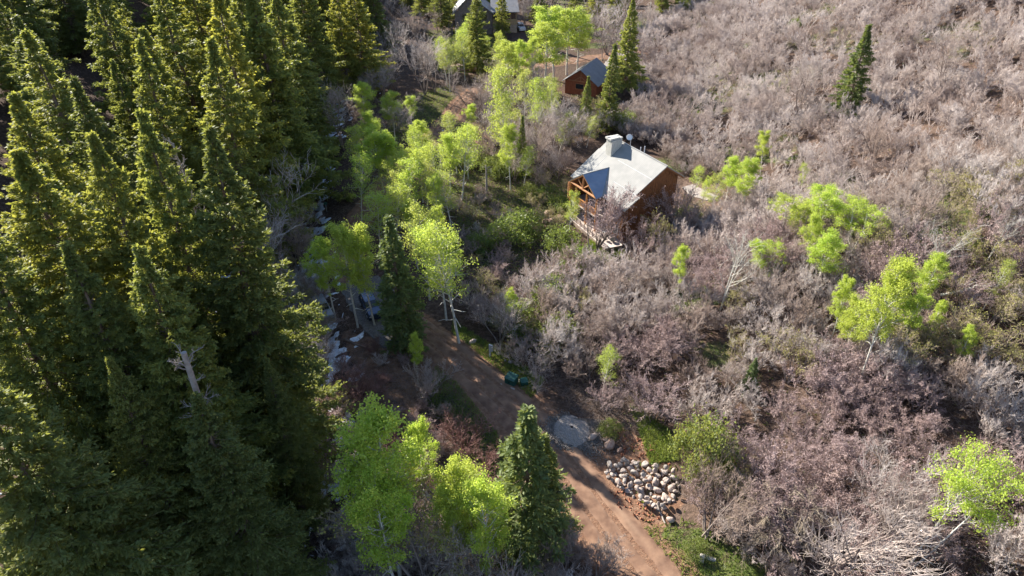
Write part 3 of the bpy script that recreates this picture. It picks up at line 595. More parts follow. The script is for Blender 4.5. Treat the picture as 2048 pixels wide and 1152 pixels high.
MB().ext([(x0, -.5, -1), (x1, -.5, -1), (x1, -.5, fh-.6), ((x0+x1)/2-1, -.5, fh+4), (x0, -.5, fh-.6)], (0, .25, 0)).box(x0, x0+.2, -.25, 8, -1, fh-.6).box(x1-.2, x1, -.25, 8, -1, fh-.6).build('timber_wall', M['greywood'], F1)
xm = (x0+x1)/2-1
MB().slab([(xm, -1.3, fh+4.4), (xm, 9, fh+4.4), (x1+.6, 9, fh-.7), (x1+.6, -1.3, fh-.7)], .18).slab([(xm-.02, 9, fh+4.4), (xm-.02, -1.3, fh+4.4), (x0-.7, -1.3, fh-.7), (x0-.7, 9, fh-.7)], .18).build('timber_roof', M['roof2'], F1)
for k in range(3):
    w_ = MB().box(x0+2+k*2.6, x0+3.8+k*2.6, -.56, -.503, 3.6, 5.4).build('window', M['greywood'], F1); MB().box(x0+2.1+k*2.6, x0+3.7+k*2.6, -.58, -.563, 3.7, 5.3).build('pane', M['glass'], w_)
st_ = MB()
for i in range(12): st_.box(x0-1.9, x0-.8, -3.2+.25*i, -2.95+.25*i, .25*i, .25*i+.06)
st_.tube((x0-1.9, -3.2, .1), (x0-1.9, -.2, 3.1), .06, k=4).tube((x0-.8, -3.2, .1), (x0-.8, -.2, 3.1), .06, k=4); st_.build('outside_stair', M['greywood'], F1)
# ------------------------------------------------------------------ stones
def rock_mesh(seed, m, sub=3, sharp=.28):
    import bmesh
    rng = random.Random(seed); bm = bmesh.new(); bmesh.ops.create_icosphere(bm, subdivisions=sub, radius=1)
    pl = [(Vector((rng.gauss(0, 1), rng.gauss(0, 1), rng.gauss(0, 1))).normalized(), rng.uniform(.6, .92)) for _ in range(13)]
    sx, sy, sz = rng.uniform(.85, 1.25), rng.uniform(.7, 1.), rng.uniform(.6, .85)
    for v in bm.verts:
        c = v.co.copy()
        for n_, d_ in pl:
            k = c.dot(n_)
            if k > d_: c -= n_*(k-d_)*.97
        h_ = math.sin(c.x*5+seed)*math.cos(c.y*6-seed)*math.sin(c.z*5)*.03
        c *= 1+h_; v.co = Vector((c.x*sx, c.y*sy, c.z*sz))
    me = bpy.data.meshes.new('boulder'); bm.to_mesh(me); bm.free(); me.materials.append(m); me.polygons.foreach_set('use_smooth', [True]*len(me.polygons)); return me
RK = [rock_mesh(i+1, M['rock']) for i in range(7)]; RR = [rock_mesh(i+21, M['rock_red']) for i in range(3)]
def rock(me, x, y, z, r, label, group=None, name='boulder', cat_='boulder'):
    o = link(name, me, None, (x, y, z)); o.rotation_euler = (rs.uniform(-.5, .5), rs.uniform(-.5, .5), rs.random()*6.28); o.scale = (r, r, r); return tag(o, label, cat_, group)
PILE = [(1215, 938), (1240, 922), (1290, 925), (1345, 948), (1358, 972), (1352, 1000), (1318, 1022), (1285, 1010), (1240, 975), (1214, 955)]
rp = random.Random(12); got = []
for _ in range(9000):
    px_, py_ = rp.uniform(1210, 1362), rp.uniform(918, 1024)
    if not bool(inpoly(np.array([px_]), np.array([py_]), PILE)[0]): continue
    x, y = at(px_, py_); r = rp.choice((.18, .24, .3, .36, .42, .5))
    if any(math.hypot(x-a, y-b) < (r+c)*.86 for a, b, c in got): continue
    got.append((x, y, r))
    if len(got) >= 92: break
for i, (x, y, r) in enumerate(got):
    rock(RK[i % 7], x, y, T1(x, y)+r*.3, r, 'rounded grey-tan boulder in the rock pile beside the dirt road', 'boulders of the rock pile')
mid_ = got[:]; k = 0
for _ in range(900):
    a, b, c = rp.choice(mid_); x, y = a+rp.uniform(-.4, .4), b+rp.uniform(-.4, .4); r = rp.uniform(.24, .36)
    if sum(math.hypot(x-p, y-q) < 1.0 for p, q, _ in mid_) < 5 or any(math.hypot(x-p, y-q) < (r+s)*.9 for p, q, s in got[len(mid_):]): continue
    got.append((x, y, r)); rock(RK[k % 7], x, y, T1(x, y)+.62, r, 'rounded grey-tan boulder in the rock pile beside the dirt road', 'boulders of the rock pile'); k += 1
    if k > 32: break
def rock_px(me, px_, py_, r, lab, group=None, sink=.45):
    x, y = at(px_, py_); rock(me, x, y, T1(x, y)+r*sink, r, lab, group)
rock_px(RK[0], 1186, 876, .48, 'pale rounded boulder right next to the gravel heap')
rock_px(RR[0], 1211, 882, .47, 'reddish boulder behind the long pinkish one near the gravel heap')
rock_px(RR[1], 1219, 892, .62, 'long pinkish boulder beside the gravel heap')
rock_px(RR[2], 1239, 902, .34, 'small reddish boulder above the rock pile')
rock_px(RK[2], 946, 685, .42, 'white stone on the grass verge left of the grey post')
rock_px(RK[3], 1021, 726, .3, 'pale stone on the grass behind the green cabinet')
rock_px(RK[4], 1010, 722, .2, 'smallest pale stone on the grass behind the green cabinet')
rock_px(RK[1], 1341, 1042, .36, 'white stone on the bare soil below the rock pile')
for i, (a, b, r) in enumerate([(1098, 432, .9), (1108, 445, .8), (1090, 445, .6), (1118, 436, .5), (1104, 425, .7), (1170, 530, .6), (1190, 520, .5), (1060, 470, .5)]): rock_px(RR[i % 3], a, b, r, 'pinkish sandstone boulder in the bank left of the log house deck', 'sandstone boulders by the house')
for i, (a, b, r) in enumerate([(905, 142, 1.5), (925, 140, 2.), (945, 142, 1.6), (915, 132, 1.3), (890, 138, 1.)]): rock_px(RR[i % 3], a, b, r, 'big brown boulder in the bank below the utility poles', 'boulders below the utility poles', .3)
for i, (a, b, r) in enumerate([(20, 690, .9), (8, 655, .8), (150, 860, .8), (290, 830, .7), (590, 700, .5), (640, 960, .5), (655, 880, .45), (630, 820, .5), (625, 740, .5)]): rock_px(RK[i % 7], a, b, r, 'snow-dusted rock in the shaded creek gully', 'rocks in the creek gully')
# gravel heap
gx_, gy_ = at(1143, 862); hs = np.linspace(-2.6, 2.6, 64); HX, HY = np.meshgrid(hs, hs); rr2 = np.hypot(HX/1.85, HY/2.05)+(fbm(HX+50, HY+50, 1.1, 3)-.45)*.42
HZ = .5*np.clip(1-rr2**1.7, -.3, 1)+(fbm(HX+9, HY+9, .25, 5)-.45)*.07; WX, WY = HX+gx_, HY+gy_
WZ = T(WX, WY)+HZ+.06; k = (np.arange(63)[:, None]*64+np.arange(63)[None]).ravel(); Fh = np.stack([k, k+1, k+65, k+64], 1); zf = HZ.ravel(); Fh = Fh[zf[Fh].max(1) > -.12]
tag(link('gravel_heap', npmesh('gravel_heap', np.stack([WX.ravel(), WY.ravel(), WZ.ravel()], 1), Fh, M['gravel'], True)), 'rounded heap of grey crushed gravel dumped beside the dirt road', 'gravel heap')
E_ = 0
rgv = np.random.default_rng(4); n = 5200; a = rgv.random(n)*6.28; q = np.abs(rgv.normal(0, 1, n)); X = gx_+1.9*np.cos(a)*(.85+.3*q)+np.where(np.cos(a) > 0, .7*q, 0); Y = gy_+1.9*np.sin(a)*(.85+.25*q)-.5*q*(np.cos(a) > 0)
C_ = np.stack([X, Y, T(X, Y)+.05], 1); Lf = leaves(rgv, C_, .09, .09, 3)
tag(link('loose_gravel', npmesh('loose_gravel', *tubes(C_, C_+rgv.normal(0, .04, C_.shape)+[0, 0, .05], np.full(n, .05), np.full(n, .03), 5), M['gravel'])), 'loose grey gravel scattered around the foot of the heap', 'gravel', kind='stuff')
# clods of turned red earth round the rock pile
cl = []; ng_ = 1500; POLY = [(1235, 865), (1290, 880), (1340, 930), (1290, 925), (1240, 915)]; POLY2 = [(1210, 985), (1240, 975), (1290, 1010), (1330, 1030), (1300, 1050), (1250, 1030)]
rc_ = np.random.default_rng(6); cc_ = []
for P_ in (POLY, POLY2):
    for _ in range(700):
        a_, b_ = rc_.uniform(1205, 1345), rc_.uniform(860, 1055)
        if bool(inpoly(np.array([a_]), np.array([b_]), P_)[0]): cc_.append(at(a_, b_))
cc_ = np.array(cc_); Cz = np.column_stack([cc_, T(cc_[:, 0], cc_[:, 1])]); rad_ = rc_.uniform(.03, .11, len(Cz))
M['clod'] = mat('red_earth_clod', (.24, .09, .05), .95, (.38, .17, .10), 4, .4)
tag(link('earth_clods', npmesh('earth_clods', *tubes(Cz-[0, 0, .03], Cz+rc_.normal(0, .08, Cz.shape)+np.column_stack([0*rad_, 0*rad_, rad_*1.1]), rad_*1.3, rad_*.5, 6), M['clod'])), 'clods of turned red earth round the rock pile', 'earth', kind='stuff')
# ------------------------------------------------------------------ green cabinet, post, sign, poles
def tp(px_, py_): x, y = at(px_, py_); return (x, y, T1(x, y))
def cabinet(px_, py_, s, rz, label):
    c = thing('utility_cabinet', label, 'utility cabinet', tp(px_, py_), rz, None, (s, s, s))
    MB().box(-.5, .5, -.42, .42, -.1, .72).build('body', M['green'], c, .03)
    MB().slab([(-.55, -.5, .72), (.55, -.5, .72), (.55, .46, .86), (-.55, .46, .86)], .07).build('lid', M['green'], c, .02)
    MB().box(-.75, .75, -.75, -.6, -.02, .05).box(-.75, .75, .6, .7, -.02, .05).build('pad', M['conc'], c); MB().box(-.06, .06, -.46, -.42, .3, .42).build('latch', M['black'], c)
cabinet(1023, 765, 1.15, -.55, 'green metal utility cabinet on the grass verge of the dirt road'); cabinet(1048, 768, .75, .3, 'smaller green cabinet half hidden under the crooked bare tree')
c = thing('meter_post', 'grey meter post with a small box standing on the shaded grass verge', 'meter post', tp(980, 713), -.4)
MB().box(-.09, .09, -.09, .09, -.2, 1.75).build('post', M['post_grey'], c, .01); MB().box(.09, .34, -.1, .1, .85, 1.72).build('meter_box', M['post_grey'], c, .02); MB().tube((.3, -.02, 1.5), (.3, -.16, 1.5), .09).build('dial', M['white'], c)
c = thing('green_sign', 'small green plate on a thin post beside the upper shaded lane', 'sign', tp(654, 424), .3)
MB().tube((0, 0, -.2), (0, 0, 1.8), .03).build('post', M['post_grey'], c); MB().box(-.24, .24, -.05, -.03, 1.3, 1.75).build('plate', M['green'], c)
c = thing('marker_post', 'short pale marker post beside the large shaded bare tree', 'post', tp(638, 492), 0)
MB().box(-.06, .06, -.04, .04, -.2, 1.0).build('post', M['white'], c); MB().box(-.07, .07, -.05, .05, .8, .92).build('reflector', M['post_grey'], c)
def pole(px_, py_, ty, r, m, label, arm):
    x, y = at(px_, py_); h = h_for(x, y, ty); c = thing('utility_pole', label, 'utility pole', (x, y, T1(x, y)))
    MB().tube((0, 0, -.5), (0, 0, h), r, r*.75, 10).build('shaft', m, c, smooth=False); MB().box(-arm, arm, -.05, .05, h-.9, h-.78).build('crossarm', m, c); MB().tube((arm*.7, 0, h-.78), (arm*.7, 0, h-.6), .04).tube((-arm*.7, 0, h-.78), (-arm*.7, 0, h-.6), .04).build('insulator', M['post_grey'], c)
pole(918, 113, 45, .22, M['pole'], 'thick brown wooden utility pole left of the far house', .35); pole(914, 112, 56, .12, M['post_grey'], 'thin pale pole right beside the thick brown utility pole', .2)
c = thing('dead_stub', 'broken pale tree stub standing in the clearing left of the log house', 'dead tree', tp(973, 388)); hh = h_for(c.location.x, c.location.y, 330)
MB().tube((0, 0, -.3), (.05, 0, hh*.6), .2, .16).tube((.05, 0, hh*.6), (0, 0, hh), .16, .07).build('trunk', M['dead'], c); b_ = MB(); r3 = random.Random(2)
for i in range(16): a = r3.random()*6.28; z = hh*r3.uniform(.45, .95); b_.tube((.02, 0, z), (math.cos(a)*.9, math.sin(a)*.9, z+r3.uniform(-.1, .35)), .035, .012, 4)
b_.build('branches', M['dead'], c)
# broken snag and dead spire among the foreground firs
def snag(tx, ty, h, rb, rt, nb, bl, label, zmin):
    x, y = at_top(tx, ty, h); c = thing('dead_tree', label, 'dead tree', (x, y, T1(x, y))); r3 = random.Random(int(tx)); t = MB(); p = Vector((0, 0, -.5)); n = 8
    for i in range(n):
        q = Vector((r3.uniform(-.08, .08), r3.uniform(-.08, .08), (i+1)*h/n)); t.tube(p, q, rb+(rt-rb)*i/n, rb+(rt-rb)*(i+1)/n, 9); p = q
    t.build('trunk', M['dead'], c); rng = np.random.default_rng(int(tx)); a = rng.random(nb)*6.28; z = h*(zmin+(1-zmin)*rng.random(nb)); lim = bl*(1.15-z/h*.75)
    s0 = grow(rng, np.stack([0*a, 0*a, z], 1), unit(np.stack([np.cos(a), np.sin(a), .5+0*a], 1)), lim*(.5+rng.random(nb)), np.full(nb, .05), 5, .22, .12)
    P, D, Ln, Rr = children(rng, s0, lim, 5, .25, .7, .4, .1, .02); s1 = grow(rng, P, D, Ln, Rr, 3, .2, .1); P, D, Ln, Rr = children(rng, s1, Ln, 3, .2, .7, .5, .1, .014); s2 = grow(rng, P, D, Ln, Rr, 2, .2, .1)
    link('branches', npmesh('branches', *segtube(s0+s1+s2, 4), M['dead']), c); USED.append((x, y))
snag(364, 706, 24, .26, .17, 18, 2.2, 'broken-off grey dead trunk with curled bare branches rising among the firs', .78)
snag(348, 288, 31, .25, .03, 60, 1.7, 'dead grey spire with bare twigs beside the tallest foreground fir', .72)
snag(50, 420, 22, .22, .05, 22, 1.5, 'leaning-looking pale dead trunk in front of the flat-topped left fir', .6)
# fallen white tree, logs
def fallen(p, q, r, label, nb=8, name='fallen_tree', cat_='fallen tree', m='dead', lift=.8):
    a = tp(*p); b = tp(*q); c = thing(name, label, cat_, a); d = Vector(b)-Vector(a); t = MB(); r3 = random.Random(int(p[0])); pr_ = Vector((0, 0, lift*.5)); n = 6
    for i in range(n):
        k = d*((i+1)/n)+Vector((r3.uniform(-.08, .08), r3.uniform(-.08, .08), lift*(.5+.5*(i+1)/n))); t.tube(pr_, k, r*(1-.6*i/n), r*(1-.6*(i+1)/n), 8); pr_ = k
    t.build('trunk', M[m], c)
    if nb:
        b2 = MB()
        for i in range(nb):
            s = d*r3.uniform(.3, 1)+Vector((0, 0, lift)); e = s+d.normalized()*r3.uniform(.3, 1.2)+Vector((r3.uniform(-1, 1), r3.uniform(-1, 1), r3.uniform(-.2, .6))); b2.tube(s, e, r*.3, r*.12, 5)
        b2.build('branches', M[m], c)
fallen((1872, 612), (1942, 618), .14, 'white fallen branch lying on the brush near the right edge', 12, m='aspen_bark', lift=2.6)
fallen((1875, 650), (1900, 700), .08, 'thin white branch below the larger fallen white one', 3, 'fallen_branch', 'branch', 'aspen_bark', 1.5)
fallen((658, 648), (684, 643), .13, 'short pale log lying near the shaded parked cars', 0, 'log', 'log', 'dead', .2)
fallen((1330, 1048), (1312, 1010), .08, 'broken stick lying on the soil below the rock pile', 3, 'fallen_branch', 'branch', 'dead', .2)
fallen((690, 680), (735, 700), .18, 'fallen trunk in a sun fleck left of the dirt road', 3, 'log', 'log', 'fir_bark', .2)
fallen((650, 930), (725, 905), .1, 'snow-dusted fallen branch across the creek gully', 8, 'fallen_branch', 'branch', 'dead', .5)
fallen((1400, 520), (1350, 560), .1, 'broken grey branch lying in the brush below the driveway', 5, 'fallen_branch', 'branch', 'dead', 1.2)
# pale slabs on the grassy corner
for (a, b, s, lab) in ((1402, 1122, (.22, .16, .85), 'upright white block standing on the grassy corner'), (1420, 1118, (.5, .14, .25), 'white slab lying in shade beside the upright white block')):
    o = MB().poly([(-s[0], -s[1], -.1), (s[0]*1.1, -s[1], -.1), (s[0], s[1], -.1), (-s[0], s[1]*.9, -.1), (-s[0]*.8, -s[1]*.9, s[2]), (s[0]*.9, -s[1], s[2]*.93), (s[0]*.85, s[1]*.8, s[2]), (-s[0]*.9, s[1]*.8, s[2]*.95)], [(0,3,2,1),(4,5,6,7),(0,1,5,4),(1,2,6,5),(2,3,7,6),(3,0,4,7)]).build('stone_block', M['conc'], None, .03)
    o.location = tp(a, b); o.rotation_euler = (0, 0, -.5); tag(o, lab, 'stone block')
# ------------------------------------------------------------------ parked cars
def car(px_, py_, rz, paint, label, name='parked_car', L=4.7, W=1.85, Hh=1.7):
    c = thing(name, label, 'car', tuple(np.array(tp(px_, py_))+[0, 0, .06]), rz)
    pr_ = [(-.5, .35), (-.5, .62), (-.47, .68), (-.22, .72), (.49, .68), (.5, .35)]     # front is -y
    b = MB(); secs = []
    for sx_, zz in ((-1, 1), (-.88, 1.0), (.88, 1.0), (1, 1)):
        secs.append([(sx_*W/2, y*L*(1 if abs(sx_) < .95 else .98), (z*Hh*.92 if z > .4 else .28) if abs(sx_) < .95 else (z*Hh*.86 if z > .4 else .34)) for y, z in pr_])
    n = len(pr_)
    for s in secs: b.v += s
    for i in range(3): b.f += [(i*n+k, i*n+(k+1) % n, (i+1)*n+(k+1) % n, (i+1)*n+k) for k in range(n)]
    b.f += [tuple(range(n)), tuple(3*n+k for k in range(n))]
    b.build('body', M[paint], c, .05)
    lo = [(-.42*W, -.20*L), (.42*W, -.20*L), (.42*W, .47*L), (-.42*W, .47*L)]; hi = [(-.36*W, -.06*L), (.36*W, -.06*L), (.36*W, .42*L), (-.36*W, .42*L)]
    z0, z1 = .64*Hh, .97*Hh
    MB().poly([(x, y, z0) for x, y in lo]+[(x, y, z1) for x, y in hi], [(0,1,5,4),(1,2,6,5),(2,3,7,6),(3,0,4,7),(3,2,1,0)]).build('windows', M['glass'], c)
    MB().slab([(x*1.03, y, z1+.035) for x, y in hi], .04).build('roof', M[paint], c, .02)
    pl_ = MB()
    for i in range(4): pl_.tube((lo[i][0], lo[i][1], z0), (hi[i][0], hi[i][1], z1), .04, k=5)
    pl_.build('pillars', M[paint], c)
    for sx_ in (-1, 1):
        for y in (-.31*L, .3*L):
            w_ = MB().tube((sx_*(W/2-.2), y, .34), (sx_*(W/2+.01), y, .34), .34, k=18).build('wheel', M['rubber'], c); MB().tube((sx_*(W/2+.01), y, .34), (sx_*(W/2+.03), y, .34), .2, k=12).build('rim', M['post_grey'], w_)
        MB().box(sx_*W*.36-.16, sx_*W*.36+.16, -L*.5-.02, -L*.48, .72, .86).build('headlight', M['post_grey'], c)
car(743, 622, .45, 'blue_paint', 'dark blue car parked under the aspens on the grey gravel'); car(646, 628, .5, 'grey_paint', 'pale grey car half hidden at the left of the shaded aspen clump'); car(1042, 60, .2, 'white_paint', 'white car parked beside the far tan house wall')
# ------------------------------------------------------------------ conifers
G_F = 'conifers of the shaded slope on the left'
def con(tx, ty, h, label, kind='big', widen=1., group=G_F, name='fir_tree', cat_='fir tree'):
    x, y = at_top(tx, ty, h); P = PC[kind]; p = P[len(USED) % len(P)]
    return put(p, x, y, h/p[2], label, cat_, name, group, widen)
def con_b(bx, by, ty, label, kind='spr', widen=1., group=None, name='spruce_tree', cat_='spruce tree'):
    x, y = at(bx, by); h = h_for(x, y, ty); P = PC[kind]; p = P[len(USED) % len(P)]
    return put(p, x, y, h/p[2], label, cat_, name, group, widen)
con(390, 258, 34, 'tallest foreground fir whose long right flank borders the snowy creek')
con(275, 228, 33, 'slender foreground fir with a thin spire just left of the tallest creekside fir', widen=.75)
con(172, 263, 31, 'foreground fir with a blunt yellow-green tip, second in from the broad left-edge fir', widen=.85)
con(45, 300, 30, 'broad foreground fir with a flat rounded yellow-green top at the left edge', widen=1.1)
con(455, 470, 25, 'lower fir leaning against the right flank of the tallest foreground fir', widen=.6)
con(-75, 400, 28, 'fir cut by the left edge of the photo at mid height')
con(-60, 740, 25, 'big sunlit fir filling the bottom left corner', widen=1.25)
con(60, 950, 18, 'smaller fir at the very bottom left in front of the corner fir', 'mid', 1.1)
con(130, 480, 27, 'fir below the flat-topped left fir, its pale trunk showing in the middle', widen=.9)
con(250, 500, 28, 'dense dark fir between the slender spire and the bottom edge', widen=.9)
con(330, 600, 24, 'fir directly behind the broken grey snag', widen=.8)
con(200, 720, 22, 'sparse fir in front of the black gap with its trunk exposed', widen=.7)
con(402, 792, 22, 'olive tinted fir below the broken grey snag', widen=1.1)
con(520, 720, 20, 'dark fir low on the right edge of the foreground group beside the creek', widen=.6)
con(287, 55, 25, 'sunlit fir with a sharp tip standing clear before a black gap in the upper left', 'mid', 1.1)
con(145, 158, 25, 'sunlit pointed fir in the upper left, below and left of the clear-standing one', 'mid')
con(430, -70, 30, 'very tall sunlit fir column reaching the top edge, left of the grey-green ones', 'big')
con(525, -60, 29, 'tall grey-green fir right of the sunlit fir column', 'mid', 1.2)
con(585, 60, 23, 'dark fir at the right end of the tall rows above the snowy gully', 'mid', 1.2)
con(60, 60, 25, 'hazy sunlit fir at the top left corner', 'mid', 1.2)
con(225, 120, 20, 'dark fir in the shade between two sunlit pointed firs', 'mid')
con(480, 180, 22, 'lower fir in front of the tall sunlit column', 'mid')
con(10, 190, 24, 'fir at the left edge above the flat-topped one', 'mid', 1.1)
con(95, 330, 22, 'fir half hidden between the two left foreground firs', 'mid')
for a_, b_, c_, l_ in ((545, 470, -20, 'dark tall fir at the edge above the large bare shaded tree'), (598, 425, -30, 'tall dark fir reaching lowest of the upper rows, above the shaded lane'), (612, 345, -40, 'tall dark fir left of the upper snow patch'), (560, 400, -60, 'tall dark fir behind the lowest one of the upper rows'), (645, 232, -60, 'tall dark fir above the upper snow patch'), (700, 200, -60, 'dark fir left of the wide lone one at the top'), (760, 110, -80, 'dark fir directly behind the wide lone one'), (690, 110, -90, 'dark fir above the close pair of small bright spruces')):
    con_b(a_, b_, c_, l_, 'mid', 1.0, G_F, 'fir_tree', 'fir tree')
con_b(735, 185, -30, 'wide dark-green fir standing alone at the top, left of the bare grey trees', 'mid', 1.35, None, 'fir_tree', 'fir tree')
con_b(626, 110, -5, 'small bright green spruce near the top, left one of a close pair', 'spr', 1)
con_b(668, 165, 35, 'small bright green spruce near the top, right and lower one of a close pair', 'spr', 1)
con_b(955, 150, -25, 'bright spruce in front of the far grey-roofed house', 'mid', 1.0, None)
con_b(1005, 75, -60, 'dark spruce against the wall of the far house', 'mid', .7, None)
con_b(812, 690, 433, 'dark spruce with a golden tip beside the dirt road bend', 'spr', 1.15)
con_b(1212, 262, 88, 'pointed spruce just right of the small red cabin', 'spr', .9)
con_b(1168, 262, 152, 'shorter spruce right in front of the small red cabin', 'spr', .95)
con_b(1248, 190, -10, 'tall narrow spruce at the foot of the brushy hill, right of the cabin', 'mid', .85, None)
con_b(1228, 60, -60, 'dark spruce at the top edge right of the lime aspens', 'mid', 1.1, None)
con_b(1322, 40, -70, 'spruce cut by the top edge where the brushy hill begins', 'mid', 1.0, None)
for a_, b_, c_, l_ in ((885, 62, -60, 'dark fir left of the far house and the utility poles'), (845, 35, -80, 'dark fir at the top edge between the lone wide one and the far house'), (1078, 45, -60, 'dark fir right of the far tan house wall'), (1150, 60, -60, 'dark fir behind the tall lime aspens at the top edge'), (1190, 50, -70, 'dark fir behind the rightmost lime aspen at the top edge')):
    con_b(a_, b_, c_, l_, 'mid', 1.1, None, 'fir_tree', 'fir tree')
con_b(1042, 352, 232, 'narrow dark spruce left of the pale leafing woods', 'spr', .75)
con_b(1688, 238, 50, 'lone spruce standing on the open brushy hillside', 'spr', 1.15)
con_b(1398, 955, 845, 'low pale green juniper among bare brush near the rock pile', 'jun', .55, None, 'juniper_tree', 'juniper')
con_b(1495, 785, 715, 'little juniper half hidden in the brush on the lower hillside', 'spr', 1.2, None, 'juniper_tree', 'juniper')
con(1057, 817, 17, 'foreground spruce standing in front of the dirt road at the bottom', 'spr', 1.3, None, 'spruce_tree', 'spruce tree')
con(1098, 868, 13, 'smaller spruce tucked against the right side of the foreground roadside spruce', 'spr', 1.0, None, 'spruce_tree', 'spruce tree')
# the rest of the shaded forest
rr = random.Random(8); cnt = 0
cand = [(rr.uniform(-150, -24), rr.uniform(48, 250)) for _ in range(5000)]
for (x, y) in cand:
    xc = float(np.interp(y, CRK[:, 1], CRK[:, 0]))
    if x > xc-4: continue
    if x < -1.0*y*.82-14 or (y < 72 and x > -58): continue
    z = T1(x, y); qx, qy = topx(x, y, z)
    if 720 < qx < 900 and qy < 190: continue
    sep = 7.6+.010*y
    if any((x-a)**2+(y-b)**2 < sep*sep for a, b in USED): continue
    h = rr.uniform(24, 32) if x > xc-26 and 72 < y < 230 else rr.uniform(15, 25); tx, ty = topx(x, y, z+h)
    P = PC['mid']; p = rr.choice(P)
    tq, _q = topx(x, y, z+h*.7); lab = ('tall fir in the farthest rows at the top edge, ' + ('left corner' if tq < 250 else 'left of the tall sunlit column' if tq < 430 else 'around the grey-green ones')) if y > 150 else ('fir in the upper rows at the far left' if tq < 200 else 'fir in the upper rows left of the sunlit column' if tq < 420 else 'fir in the upper rows near the snowy gully') if y > 95 else 'dark shaded fir crowded behind the foreground firs'
    put(p, x, y, h/p[2], lab, 'fir tree', 'fir_tree', lab+' (group)', rr.uniform(.72, 1.35)); cnt += 1
    if cnt > 170: break
# firs closing the valley beyond the far house
cnt2 = 0
for _ in range(1500):
    x, y = rr.uniform(-60, 70), rr.uniform(212, 270)
    if any((x-a)**2+(y-b)**2 < 49 for a, b in USED): continue
    p = rr.choice(PC['mid']); h = rr.uniform(14, 20)
    put(p, x, y, h/p[2], 'dark fir behind the far grey-roofed house', 'fir tree', 'fir_tree', 'firs closing the valley at the top', 1.1); cnt2 += 1
    if cnt2 > 30: break
